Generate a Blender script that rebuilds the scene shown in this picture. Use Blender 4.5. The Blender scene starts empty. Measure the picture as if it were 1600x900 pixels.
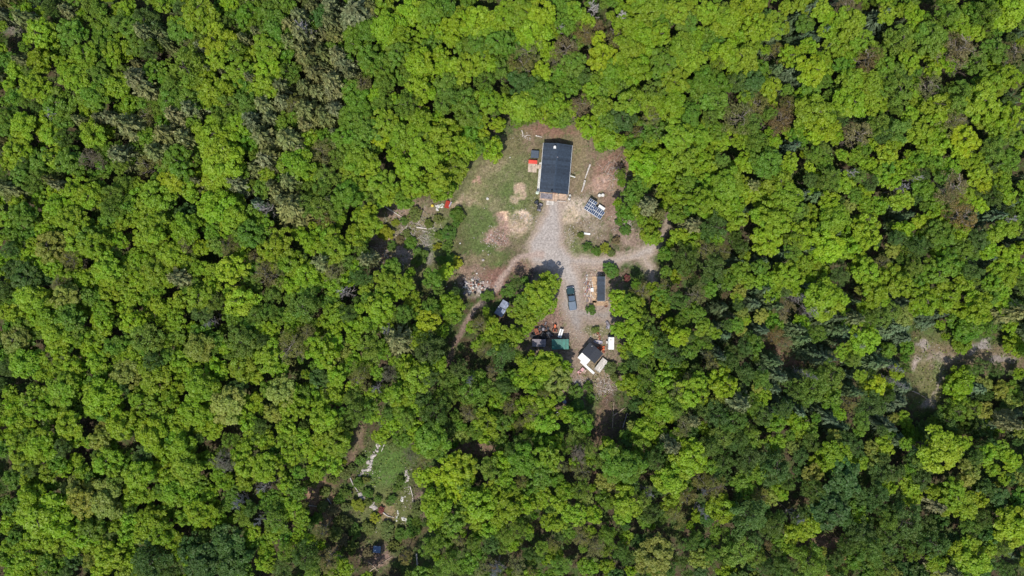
import bpy, math, random
import numpy as np

# ---------------------------------------------------------------- camera, sky, sun
random.seed(7)
RNG = np.random.default_rng(7)
H = 165.0            # flying height, metres
GS = 0.16            # metres of ground per photo pixel (1600 px wide)
R = math.radians
scene = bpy.context.scene
cam_d = bpy.data.cameras.new("camera")
cam = bpy.data.objects.new("camera", cam_d)
scene.collection.objects.link(cam)
scene.camera = cam
cam.location = (0, 0, H)
cam.rotation_euler = (0, 0, 0)
cam_d.sensor_fit = 'HORIZONTAL'
cam_d.angle = 2 * math.atan(800 * GS / H)
cam_d.clip_end = 9000
cam_d.clip_start = 1

SUN_EL, SUN_DX, SUN_DY = R(60), math.sin(R(16)), math.cos(R(16))   # shadows fall towards (DX, DY)
world = bpy.data.worlds.new("World")
scene.world = world
world.use_nodes = True
wn = world.node_tree
wn.nodes.clear()
sky = wn.nodes.new('ShaderNodeTexSky')
sky.sky_type = 'NISHITA'
sky.sun_disc = False
sky.sun_elevation = SUN_EL
sky.sun_rotation = math.atan2(-SUN_DX, -SUN_DY)
bg = wn.nodes.new('ShaderNodeBackground')
bg.inputs[1].default_value = 0.15
wo = wn.nodes.new('ShaderNodeOutputWorld')
wn.links.new(sky.outputs[0], bg.inputs[0])
wn.links.new(bg.outputs[0], wo.inputs[0])
sun_d = bpy.data.lights.new("sun", 'SUN')
sun_d.energy = 4.0
sun_d.angle = R(0.6)
sun_d.color = (1.0, 0.95, 0.87)
sun = bpy.data.objects.new("sun", sun_d)
scene.collection.objects.link(sun)
from mathutils import Vector, Matrix
sun.rotation_euler = Vector((SUN_DX * math.cos(SUN_EL), SUN_DY * math.cos(SUN_EL), -math.sin(SUN_EL))).to_track_quat('-Z', 'Y').to_euler()
scene.view_settings.view_transform = 'Standard'
scene.view_settings.look = 'None'
scene.view_settings.gamma = 1
scene.view_settings.exposure = 0.34
scene.render.engine = 'CYCLES'
scene.cycles.max_bounces = 6
scene.cycles.transparent_max_bounces = 4

# ---------------------------------------------------------------- helpers
def at(px, py, z=0.0):
    """Where the thing seen at photo pixel (px, py) stands if it is z metres up."""
    k = GS * (H - z) / H
    return ((px - 800) * k, (450 - py) * k, z)

def link(o, parent=None):
    scene.collection.objects.link(o)
    if parent is not None:
        o.parent = parent
    return o

def tag(o, label=None, cat=None, group=None, kind=None):
    if label: o["label"] = label
    if cat: o["category"] = cat
    if group: o["group"] = group
    if kind: o["kind"] = kind
    return o

def thing(name, label, cat, loc, rz=0.0, group=None):
    o = bpy.data.objects.new(name, None)
    o.empty_display_size = 0.3
    link(o)
    o.location = loc
    o.rotation_euler = (0, 0, rz)
    return tag(o, label, cat, group)

class MB:
    """Collects solids and builds ONE mesh object."""
    def __init__(s):
        s.v = []; s.f = []
    def add(s, vs, fs):
        b = len(s.v)
        s.v += [tuple(p) for p in vs]
        s.f += [tuple(b + i for i in f) for f in fs]
        return s
    def box(s, c, d, rz=0.0, rx=0.0, ry=0.0, taper=1.0):
        x, y, z = d[0] / 2, d[1] / 2, d[2] / 2
        m = Matrix.Translation(c) @ Matrix.Rotation(rz, 4, 'Z') @ Matrix.Rotation(ry, 4, 'Y') @ Matrix.Rotation(rx, 4, 'X')
        vs = []
        for sz in (-1, 1):
            t = taper if sz > 0 else 1
            for a, b in ((-1, -1), (1, -1), (1, 1), (-1, 1)):
                vs.append(m @ Vector((a * x * t, b * y * t, sz * z)))
        return s.add(vs, [(3, 2, 1, 0), (4, 5, 6, 7), (0, 1, 5, 4), (1, 2, 6, 5), (2, 3, 7, 6), (3, 0, 4, 7)])
    def tube(s, a, b, r0, r1=None, n=8, caps=True):
        r1 = r0 if r1 is None else r1
        a, b = Vector(a), Vector(b)
        d = (b - a).normalized()
        u = d.orthogonal().normalized(); w = d.cross(u)
        vs = []
        for p, r in ((a, r0), (b, r1)):
            for i in range(n):
                t = 2 * math.pi * i / n
                vs.append(p + (u * math.cos(t) + w * math.sin(t)) * r)
        fs = [(i, (i + 1) % n, n + (i + 1) % n, n + i) for i in range(n)]
        if caps:
            fs += [tuple(range(n - 1, -1, -1)), tuple(range(n, 2 * n))]
        return s.add(vs, fs)
    def prism(s, prof, y0, y1):
        """closed profile in XZ swept along Y"""
        n = len(prof)
        vs = [(x, y0, z) for x, z in prof] + [(x, y1, z) for x, z in prof]
        fs = [(i, n + i, n + (i + 1) % n, (i + 1) % n) for i in range(n)]
        fs += [tuple(range(n)), tuple(range(2 * n - 1, n - 1, -1))]
        return s.add(vs, fs)
    def prism_x(s, prof, x0, x1):
        n = len(prof)
        vs = [(x0, y, z) for y, z in prof] + [(x1, y, z) for y, z in prof]
        fs = [(i, (i + 1) % n, n + (i + 1) % n, n + i) for i in range(n)]
        fs += [tuple(range(n - 1, -1, -1)), tuple(range(n, 2 * n))]
        return s.add(vs, fs)
    def blob(s, c, r, seed=0, jag=0.25, flat=1.0, nu=8, nv=5):
        rnd = random.Random(seed)
        vs = [(c[0], c[1], c[2] - r * flat)]
        for j in range(1, nv):
            t = math.pi * j / nv
            for i in range(nu):
                p = 2 * math.pi * i / nu
                q = r * (1 + rnd.uniform(-jag, jag))
                vs.append((c[0] + q * math.sin(t) * math.cos(p), c[1] + q * math.sin(t) * math.sin(p), c[2] - q * math.cos(t) * flat))
        vs.append((c[0], c[1], c[2] + r * flat))
        fs = [(0, 1 + (i + 1) % nu, 1 + i) for i in range(nu)]
        for j in range(nv - 2):
            for i in range(nu):
                a = 1 + j * nu
                fs.append((a + i, a + (i + 1) % nu, a + nu + (i + 1) % nu, a + nu + i))
        a = 1 + (nv - 2) * nu; L = len(vs) - 1
        fs += [(a + i, a + (i + 1) % nu, L) for i in range(nu)]
        return s.add(vs, fs)
    def mesh(s, name, m):
        me = bpy.data.meshes.new(name)
        me.from_pydata(s.v, [], s.f)
        me.materials.append(m)
        me.validate()
        return me
    def build(s, name, m, parent=None, bevel=0.0, smooth=False):
        me = s.mesh(name, m)
        o = bpy.data.objects.new(name, me)
        link(o, parent)
        if smooth:
            me.polygons.foreach_set('use_smooth', [True] * len(me.polygons))
        if bevel:
            bv = o.modifiers.new("bevel", 'BEVEL'); bv.width = bevel; bv.segments = 2
        return o

def np_mesh(name, V, F, m, attrs=None, fattrs=None):
    """V (n,3), F (m,k) arrays -> mesh data"""
    me = bpy.data.meshes.new(name)
    V = np.ascontiguousarray(V, dtype=np.float32)
    F = np.ascontiguousarray(F, dtype=np.int32)
    k = F.shape[1]
    me.vertices.add(len(V)); me.vertices.foreach_set('co', V.ravel())
    me.loops.add(F.size); me.loops.foreach_set('vertex_index', F.ravel())
    me.polygons.add(len(F))
    me.polygons.foreach_set('loop_start', np.arange(0, F.size, k, dtype=np.int32))
    for an, av in (attrs or {}).items():
        if av.ndim == 2:
            a = me.attributes.new(an, 'FLOAT_COLOR', 'POINT')
            a.data.foreach_set('color', np.ascontiguousarray(np.c_[av, np.ones(len(av))], dtype=np.float32).ravel())
        else:
            a = me.attributes.new(an, 'FLOAT', 'POINT'); a.data.foreach_set('value', av.astype(np.float32))
    for an, av in (fattrs or {}).items():
        if av.ndim == 2:
            a = me.attributes.new(an, 'FLOAT_COLOR', 'FACE')
            a.data.foreach_set('color', np.ascontiguousarray(np.c_[av, np.ones(len(av))], dtype=np.float32).ravel())
        else:
            a = me.attributes.new(an, 'FLOAT', 'FACE'); a.data.foreach_set('value', av.astype(np.float32))
    me.materials.append(m)
    me.update(calc_edges=True)
    return me

# ---------------------------------------------------------------- materials
def mat(name, col, rough=0.7, metal=0.0, noise=0.25, scale=3.0, bump=0.0, spec=0.4, col2=None, coat=0.0):
    m = bpy.data.materials.new(name); m.use_nodes = True
    nt = m.node_tree; N = nt.nodes; L = nt.links
    b = N['Principled BSDF']
    b.inputs['Roughness'].default_value = rough
    b.inputs['Metallic'].default_value = metal
    b.inputs['Specular IOR Level'].default_value = spec
    b.inputs['Coat Weight'].default_value = coat
    tc = N.new('ShaderNodeTexCoord')
    nz = N.new('ShaderNodeTexNoise'); nz.inputs['Scale'].default_value = scale; nz.inputs['Detail'].default_value = 6
    nz.inputs['Roughness'].default_value = 0.65
    L.new(tc.outputs['Object'], nz.inputs['Vector'])
    cr = N.new('ShaderNodeValToRGB')
    c = np.array(col); d = np.array(col2) if col2 is not None else np.clip(c * (1 - noise * 1.6), 0, 1)
    cr.color_ramp.elements[0].position = 0.32; cr.color_ramp.elements[0].color = (*d, 1)
    cr.color_ramp.elements[1].position = 0.66; cr.color_ramp.elements[1].color = (*np.clip(c * (1 + noise * 0.4), 0, 1), 1)
    L.new(nz.outputs['Fac'], cr.inputs['Fac']); L.new(cr.outputs['Color'], b.inputs['Base Color'])
    if bump:
        bp = N.new('ShaderNodeBump'); bp.inputs['Strength'].default_value = bump; bp.inputs['Distance'].default_value = 0.05
        L.new(nz.outputs['Fac'], bp.inputs['Height']); L.new(bp.outputs['Normal'], b.inputs['Normal'])
    return m

def board_mat(name, col, width=0.14, axis=0, rough=0.8, dark=0.45):
    """weathered boards: thin dark joints across one object axis"""
    m = mat(name, col, rough, noise=0.3, scale=2.2)
    nt = m.node_tree; N = nt.nodes; L = nt.links
    b = N['Principled BSDF']; src = b.inputs['Base Color'].links[0].from_socket
    tc = N.new('ShaderNodeTexCoord'); sp = N.new('ShaderNodeSeparateXYZ'); L.new(tc.outputs['Object'], sp.inputs[0])
    dv = N.new('ShaderNodeMath'); dv.operation = 'DIVIDE'; dv.inputs[1].default_value = width; L.new(sp.outputs[axis], dv.inputs[0])
    fr = N.new('ShaderNodeMath'); fr.operation = 'FRACT'; L.new(dv.outputs[0], fr.inputs[0])
    gt = N.new('ShaderNodeMath'); gt.operation = 'LESS_THAN'; gt.inputs[1].default_value = 0.14; L.new(fr.outputs[0], gt.inputs[0])
    fl = N.new('ShaderNodeMath'); fl.operation = 'FLOOR'; L.new(dv.outputs[0], fl.inputs[0])
    wn_ = N.new('ShaderNodeTexWhiteNoise'); wn_.noise_dimensions = '1D'; L.new(fl.outputs[0], wn_.inputs['W'])
    mr = N.new('ShaderNodeMapRange'); mr.inputs['To Min'].default_value = 0.72; mr.inputs['To Max'].default_value = 1.15; L.new(wn_.outputs['Value'], mr.inputs['Value'])
    mx = N.new('ShaderNodeMix'); mx.data_type = 'RGBA'; mx.blend_type = 'MULTIPLY'; mx.inputs['Factor'].default_value = 1
    L.new(src, mx.inputs['A']); L.new(mr.outputs[0], mx.inputs['B'])
    m2 = N.new('ShaderNodeMix'); m2.data_type = 'RGBA'; m2.blend_type = 'MULTIPLY'; L.new(gt.outputs[0], m2.inputs['Factor'])
    L.new(mx.outputs['Result'], m2.inputs['A']); m2.inputs['B'].default_value = (dark, dark, dark, 1)
    L.new(m2.outputs['Result'], b.inputs['Base Color'])
    return m

def leaf_mat(name, attr=None, transl=0.38, hue=0.05, val=0.55):
    m = bpy.data.materials.new(name); m.use_nodes = True
    nt = m.node_tree; N = nt.nodes; L = nt.links
    b = N['Principled BSDF']; out = N['Material Output']
    b.inputs['Roughness'].default_value = 0.55
    b.inputs['Specular IOR Level'].default_value = 0.35
    if attr:
        s = N.new('ShaderNodeAttribute'); s.attribute_name = attr; src = s.outputs['Color']
    else:
        s = N.new('ShaderNodeObjectInfo'); src = s.outputs['Color']
    t = N.new('ShaderNodeAttribute'); t.attribute_name = 'tone'
    c = N.new('ShaderNodeAttribute'); c.attribute_name = 'clump'
    h = N.new('ShaderNodeHueSaturation')
    mh = N.new('ShaderNodeMapRange'); mh.inputs['To Min'].default_value = 0.5 - hue; mh.inputs['To Max'].default_value = 0.5 + hue * 0.25
    L.new(c.outputs['Fac'], mh.inputs['Value']); L.new(mh.outputs[0], h.inputs['Hue'])
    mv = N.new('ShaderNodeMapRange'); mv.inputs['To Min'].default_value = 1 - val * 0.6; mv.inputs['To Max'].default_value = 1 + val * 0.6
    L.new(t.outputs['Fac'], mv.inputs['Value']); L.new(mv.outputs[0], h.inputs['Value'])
    L.new(src, h.inputs['Color'])
    L.new(h.outputs[0], b.inputs['Base Color'])
    tr = N.new('ShaderNodeBsdfTranslucent')
    tm = N.new('ShaderNodeMix'); tm.data_type = 'RGBA'; tm.blend_type = 'MULTIPLY'; tm.inputs['Factor'].default_value = 1
    L.new(h.outputs[0], tm.inputs['A']); tm.inputs['B'].default_value = (1.5, 1.4, 0.8, 1)
    L.new(tm.outputs['Result'], tr.inputs['Color'])
    ms = N.new('ShaderNodeMixShader'); ms.inputs[0].default_value = transl
    L.new(b.outputs[0], ms.inputs[1]); L.new(tr.outputs[0], ms.inputs[2]); L.new(ms.outputs[0], out.inputs['Surface'])
    return m

def ground_mat(name, fine=1.0, rough=0.95, lo=0.78, hi=1.22):
    """colour attribute of what lies there (soil, turf, gravel), grained by noise"""
    m = bpy.data.materials.new(name); m.use_nodes = True
    nt = m.node_tree; N = nt.nodes; L = nt.links
    b = N['Principled BSDF']; b.inputs['Roughness'].default_value = rough; b.inputs['Specular IOR Level'].default_value = 0.15
    a = N.new('ShaderNodeAttribute'); a.attribute_name = 'soil'
    tc = N.new('ShaderNodeTexCoord')
    n1 = N.new('ShaderNodeTexNoise'); n1.inputs['Scale'].default_value = 1.7 * fine; n1.inputs['Detail'].default_value = 8; n1.inputs['Roughness'].default_value = 0.75
    L.new(tc.outputs['Object'], n1.inputs['Vector'])
    n2 = N.new('ShaderNodeTexVoronoi'); n2.inputs['Scale'].default_value = 3.2 * fine; n2.inputs['Randomness'].default_value = 1
    L.new(tc.outputs['Object'], n2.inputs['Vector'])
    mr = N.new('ShaderNodeMapRange'); mr.inputs['From Min'].default_value = 0.3; mr.inputs['From Max'].default_value = 0.7
    mr.inputs['To Min'].default_value = 0.55; mr.inputs['To Max'].default_value = 1.35
    L.new(n1.outputs['Fac'], mr.inputs['Value'])
    mx = N.new('ShaderNodeMix'); mx.data_type = 'RGBA'; mx.blend_type = 'MULTIPLY'; mx.inputs['Factor'].default_value = 1
    L.new(a.outputs['Color'], mx.inputs['A']); L.new(mr.outputs[0], mx.inputs['B'])
    sp = N.new('ShaderNodeSeparateColor'); L.new(n2.outputs['Color'], sp.inputs[0])
    m2 = N.new('ShaderNodeMapRange'); m2.inputs['To Min'].default_value = lo; m2.inputs['To Max'].default_value = hi; L.new(sp.outputs[0], m2.inputs['Value'])
    my = N.new('ShaderNodeMix'); my.data_type = 'RGBA'; my.blend_type = 'MULTIPLY'; my.inputs['Factor'].default_value = 1
    L.new(mx.outputs['Result'], my.inputs['A']); L.new(m2.outputs[0], my.inputs['B'])
    L.new(my.outputs['Result'], b.inputs['Base Color'])
    bp = N.new('ShaderNodeBump'); bp.inputs['Strength'].default_value = 0.6; bp.inputs['Distance'].default_value = 0.15
    L.new(n1.outputs['Fac'], bp.inputs['Height']); L.new(bp.outputs['Normal'], b.inputs['Normal'])
    return m

M = dict(
    leaf=leaf_mat('leaf', transl=.45, hue=0.03, val=.4), leaf_mass=leaf_mat('leaf_mass', 'tint', transl=.45, hue=0.03, val=.4),
    needle=leaf_mat('needle', transl=0.15, hue=0.03, val=0.7), needle_mass=leaf_mat('needle_mass', 'tint', transl=0.15, hue=0.03, val=0.7),
    herb=leaf_mat('herb', 'tint', transl=0.3, hue=0.03, val=0.5),
    bark=mat('bark', (0.12, 0.095, 0.075), 0.9, scale=8, noise=0.5),
    dead=mat('dead_wood', (0.42, 0.38, 0.36), 0.9, scale=6, noise=0.3),
    twig=mat('grey_twig', (0.25, 0.21, 0.17), 0.9, scale=6, noise=0.3),
    log=mat('log_wood', (0.42, 0.33, 0.25), 0.9, scale=5, noise=0.45),
    slash=mat('slash_wood', (0.24, 0.165, 0.115), 0.9, scale=5, noise=0.5),
    birch=mat('birch_log', (0.62, 0.56, 0.50), 0.8, scale=5, noise=0.5),
    slate=board_mat('slate_steel', (0.029, 0.043, 0.064), width=0.45, axis=1, rough=0.55, dark=0.90),
    slate_cap=mat('slate_cap', (0.034, 0.050, 0.073), 0.5),
    charcoal=mat('charcoal_roof', (0.018, 0.022, 0.032), 0.65, scale=5, noise=0.35),
    teal=board_mat('teal_steel', (0.016, 0.15, 0.11), width=0.3, axis=0, rough=0.5, dark=0.7),
    white=mat('white_paint', (0.72, 0.72, 0.69), 0.5, noise=0.22, scale=2.5),
    dirty_white=mat('dirty_white', (0.58, 0.56, 0.51), 0.7, noise=0.35, scale=4),
    siding=board_mat('siding', (0.50, 0.52, 0.42), width=0.2, axis=2, dark=0.7),
    deck=board_mat('deck_boards', (0.52, 0.41, 0.31), width=0.14, axis=0, dark=0.5),
    porch=board_mat('porch_boards', (0.46, 0.33, 0.24), width=0.3, axis=0, dark=0.55),
    floor=board_mat('fresh_boards', (0.50, 0.34, 0.21), width=0.2, axis=1, dark=0.55),
    pale_wood=board_mat('pale_boards', (0.62, 0.57, 0.51), width=0.22, axis=0, dark=0.6),
    red=mat('red_paint', (0.62, 0.07, 0.045), 0.6, noise=0.25),
    pink=mat('pink_plastic', (0.55, 0.30, 0.30), 0.6, noise=0.2),
    orange=mat('orange_paint', (0.60, 0.13, 0.04), 0.5, noise=0.2),
    rust=mat('rusty_steel', (0.26, 0.09, 0.05), 0.85, noise=0.5, scale=4),
    black=mat('black_rubber', (0.018, 0.018, 0.02), 0.7, noise=0.3),
    iron=mat('dark_iron', (0.045, 0.05, 0.06), 0.5, 0.4, noise=0.3),
    tub=mat('tub_cover', (0.06, 0.08, 0.11), 0.6, noise=0.2),
    glass=mat('dark_glass', (0.012, 0.02, 0.03), 0.06, noise=0.05, spec=0.9),
    truck=mat('dark_green_paint', (0.020, 0.055, 0.058), 0.25, 0.3, noise=0.08, coat=0.8),
    tonneau=mat('grey_bed_cover', (0.11, 0.145, 0.19), 0.45, noise=0.1),
    truckroof=mat('blue_grey_paint', (0.07, 0.105, 0.15), 0.3, 0.3, noise=0.08, coat=0.8),
    chrome=mat('chrome', (0.6, 0.6, 0.6), 0.2, 0.9, noise=0.05),
    lamp=mat('lamp_glass', (0.7, 0.7, 0.7), 0.1, noise=0.05),
    lampred=mat('lamp_red', (0.4, 0.02, 0.02), 0.2, noise=0.05),
    tarpgrey=mat('grey_tarp', (0.20, 0.18, 0.20), 0.7, noise=0.4, scale=1.5),
    bluesteel=board_mat('blue_grey_steel', (0.24, 0.28, 0.38), width=0.35, axis=0, rough=0.5, dark=0.7),
    bluetarp=mat('blue_tarp', (0.07, 0.13, 0.24), 0.6, noise=0.2),
    mint=mat('mint_tarp', (0.55, 0.62, 0.50), 0.7, noise=0.3, scale=2),
    boat=mat('boat_grey', (0.34, 0.32, 0.38), 0.5, noise=0.15),
    rock=mat('pale_rock', (0.47, 0.42, 0.385), 0.9, noise=0.5, scale=3.5, bump=0.6),
    stone=mat('stone', (0.42, 0.37, 0.33), 0.9, noise=0.3, scale=3),
    yellow=mat('yellow_plastic', (0.65, 0.5, 0.05), 0.6, noise=0.2),
)
# ---------------------------------------------------------------- ground
def vnoise(x, y, seed=0):
    xi = np.floor(x).astype(np.int64); yi = np.floor(y).astype(np.int64)
    xf = x - xi; yf = y - yi
    u = xf * xf * (3 - 2 * xf); v = yf * yf * (3 - 2 * yf)
    def h(a, b):
        n = (a * 374761393 + b * 668265263 + seed * 982451653) & 0xFFFFFFFF
        n = ((n ^ (n >> 13)) * 1274126177) & 0xFFFFFFFF
        return ((n ^ (n >> 16)) & 0xFFFF) / 65535.0
    return (h(xi, yi) * (1 - u) + h(xi + 1, yi) * u) * (1 - v) + (h(xi, yi + 1) * (1 - u) + h(xi + 1, yi + 1) * u) * v

def fbm(x, y, seed=0, o=4):
    s = 0; a = 0.5; t = 0
    for i in range(o):
        s = s + a * vnoise(x * 2 ** i, y * 2 ** i, seed + i * 17); t += a; a *= 0.55
    return s / t

# areas of soil in photo pixels: cx, cy, rx, ry, turn (deg), colour, strength
LAWN = (0.088, 0.122, 0.036); TAN = (0.40, 0.295, 0.21); BROWN = (0.20, 0.125, 0.09); OLIVE = (0.14, 0.125, 0.06)
GRAVEL = (0.37, 0.315, 0.275); PALE = (0.50, 0.43, 0.37); DUSK = (0.035, 0.03, 0.03); MEADOW = (0.070, 0.120, 0.026)
PINK = (0.30, 0.19, 0.155)
BLOBS = [
 (870, 300, 130, 115, 0, (0.17, 0.13, 0.085), 1), (780, 300, 75, 80, 30, (0.130, 0.135, 0.058), 1), (900, 500, 80, 120, 0, (0.22, 0.165, 0.125), 1),
 (800, 310, 22, 30, 0, LAWN, .9), (755, 350, 30, 50, 20, LAWN, .9), (770, 400, 30, 20, 0, LAWN, .9), (745, 300, 18, 25, 0, (0.22, 0.19, 0.1), .7),
 (800, 240, 26, 26, 0, OLIVE, .7), (795, 262, 30, 16, -20, (0.13, 0.145, 0.06), .7), (775, 320, 18, 14, 0, (0.23, 0.19, 0.115), .6), (770, 262, 24, 12, -20, (0.24, 0.19, 0.12), .6),
 (813, 298, 9, 12, 20, TAN, 1), (806, 313, 7, 6, 0, TAN, .7), (790, 339, 8, 6, 0, (0.55, .38, .26), 1), (818, 338, 13, 6, 20, (0.55, .42, .31), 1), (806, 353, 20, 12, 0, TAN, .8),
 (775, 373, 20, 14, 15, PINK, .95), (785, 352, 12, 12, 0, PINK, .8), (745, 281, 9, 6, 0, (0.36, .22, .17), .9), (712, 315, 12, 8, -30, TAN, .7), (733, 318, 8, 9, 0, (0.3,.22,.15), .6),
 (855, 205, 46, 8, 0, (0.20, .115, .085), .9), (820, 210, 14, 8, 0, OLIVE, .7), (905, 255, 12, 50, 0, (0.185, 0.15, 0.085), .9), (828, 222, 10, 14, 0, (0.2, .14, .1), .6),
 (950, 268, 26, 28, 20, (0.225, .135, .10), 1), (940, 290, 22, 15, 0, (0.36, .24, .18), .85), (968, 255, 16, 18, 0, (0.15, .09, .065), .6), (955, 320, 16, 22, 0, (0.21, .14, .105), .9),
 (965, 345, 18, 14, 20, (0.25, .17, .14), .8), (900, 325, 28, 18, 0, (0.40, .33, .26), .9), (892, 340, 14, 12, 0, (0.42, .33, .23), .8),
 (897, 370, 16, 18, 0, OLIVE, .8), (915, 390, 26, 12, 0, (0.12, .14, .05), .9), (890, 372, 8, 14, 0, (0.34, .28, .2), .5), (930, 355, 20, 14, 0, (0.27, .22, .16), .6),
 (985, 372, 20, 16, 0, (0.24, .175, .14), .9),
 (735, 420, 26, 24, 0, (0.22, .15, .11), .9), (775, 440, 22, 22, -30, (0.20, .11, .085), .9), (742, 447, 20, 13, 0, (0.36, .28, .25), .8), (755, 405, 30, 8, 0, OLIVE, .6),
 (815, 415, 18, 14, 0, (0.24, .15, .11), .8), (838, 428, 22, 9, -25, (0.07, .05, .05), .9), (850, 425, 12, 8, 0, (0.10,.08,.08), .5),
 (865, 492, 20, 20, 20, (0.21, .135, .105), .9), (845, 515, 24, 12, 0, (0.14, .08, .065), .9), (932, 455, 12, 36, 0, (0.38, .27, .22), .75),
 (950, 485, 18, 18, 0, (0.26, .21, .185), .8), (935, 515, 26, 9, 0, (0.15, .15, .07), .8), (880, 560, 14, 30, 0, (0.17, .13, .09), .8), (935, 590, 30, 26, 0, (0.19, .15, .09), .9),
 (945, 605, 14, 20, 20, (0.27, .19, .15), .5), (942, 655, 14, 40, 5, (0.15, .095, .065), .9), (925, 625, 14, 18, 0, (0.06, .09, .025), .8), (905, 600, 18, 12, 30, (0.24, .17, .13), .8), (960, 660, 20, 30, 0, (0.10, .07, .055), .7),
 (655, 375, 70, 60, 0, (0.12, .115, .05), .95), (655, 330, 46, 16, 0, (0.23, .165, .125), .7), (632, 385, 14, 26, 0, (0.36, .27, .23), .8), (620, 335, 16, 12, 0, (0.28,.19,.16), .6),
 (595, 395, 14, 50, 0, (0.22, .14, .10), .8), (600, 372, 22, 6, 0, (0.30, .20, .15), .7), (668, 385, 9, 26, 0, (0.2, .18, .17), .7), (690, 370, 16, 40, 0, (0.10, .14, .04), .8), (668, 348, 24, 10, 0, (0.2, .17, .1), .7),
 (605, 735, 40, 48, 0, MEADOW, 1), (600, 800, 60, 40, 0, (0.10, .11, .038), .9), (500, 780, 30, 50, -30, (0.17, .11, .07), .8), (590, 870, 26, 18, 0, (0.24, .16, .13), .8), (603, 800, 10, 16, 0, (0.24, .17, .10), .7), (560, 690, 8, 50, 12, (0.15, .105, .07), .8),
 (652, 790, 10, 26, 0, (0.17, .12, .1), .8), (480, 770, 14, 30, 25, (0.27, .16, .11), .7),
 (1460, 580, 36, 62, 0, (0.125, .125, .05), 1), (1520, 560, 90, 24, 0, (0.16, .12, .075), .9), (1442, 541, 9, 6, -30, (0.29, .245, .22), .9), (1434, 566, 4, 14, 25, (0.30, .24, .21), .85), (1469, 592, 4, 26, 15, (0.27, .22, .19), .85),
 (1452, 632, 9, 8, -30, (0.27, .22, .195), .85), (1534, 543, 20, 6, -33, (0.25, .22, .205), .9), (1565, 562, 20, 6, 0, (0.22, .19, .18), .8), (1465, 575, 14, 14, 0, (0.10, .15, .04), .6), (1470, 560, 30, 6, 0, (.26,.21,.18), .6),
 (1230, 560, 40, 16, 0, (0.17, .10, .07), .8), (1290, 845, 26, 10, 0, (0.16, .10, .075), .9), (745, 700, 30, 12, 0, (0.17, .105, .08), .9), (925, 745, 20, 12, 0, (0.15, .09, .06), .6), (1310, 885, 14, 22, 0, (0.26, .15, .06), .8),
 (305, 250, 10, 30, 0, (0.28, .15, .10), .7), (490, 60, 20, 60, -20, (0.16, .09, .07), .8), (20, 20, 40, 30, 0, (.2,.18,.17), .6),
]
# tracks: points, width (px), colour, how worn (the main drive is its own object)
DRIVE = [((868, 312), 28), ((864, 335), 34), ((856, 365), 48), ((852, 392), 62), ((880, 410), 42), ((893, 440), 34), ((893, 475), 38), ((900, 503), 26), ((905, 522), 12), ((908, 532), 5)]
BRANCH = [((880, 408), 20), ((940, 408), 17), ((985, 403), 18), ((1012, 393), 26), ((1032, 372), 10), ((1043, 345), 8), ((1047, 335), 6)]
SPUR = [((1005, 400), 20), ((1018, 425), 16), ((1022, 450), 10)]
APRON = [((905, 490), 24), ((945, 492), 22), ((962, 480), 12)]
TRACK = [((845, 398), 12), ((812, 400), 7), ((795, 420), 7), ((778, 445), 9), ((765, 462), 9), ((742, 482), 9), ((728, 505), 8), ((712, 535), 8), ((703, 565), 8)]

def path_mask(px, py, pts, soft=3.0):
    best = np.full(px.shape, 1e9)
    for (a, wa), (b, wb) in zip(pts[:-1], pts[1:]):
        dx, dy = b[0] - a[0], b[1] - a[1]
        t = np.clip(((px - a[0]) * dx + (py - a[1]) * dy) / (dx * dx + dy * dy), 0, 1)
        d = np.hypot(px - a[0] - t * dx, py - a[1] - t * dy) - (wa + (wb - wa) * t) / 2
        best = np.minimum(best, d)
    return best

def smooth(e0, e1, x):
    t = np.clip((x - e0) / (e1 - e0), 0, 1); return t * t * (3 - 2 * t)

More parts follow.
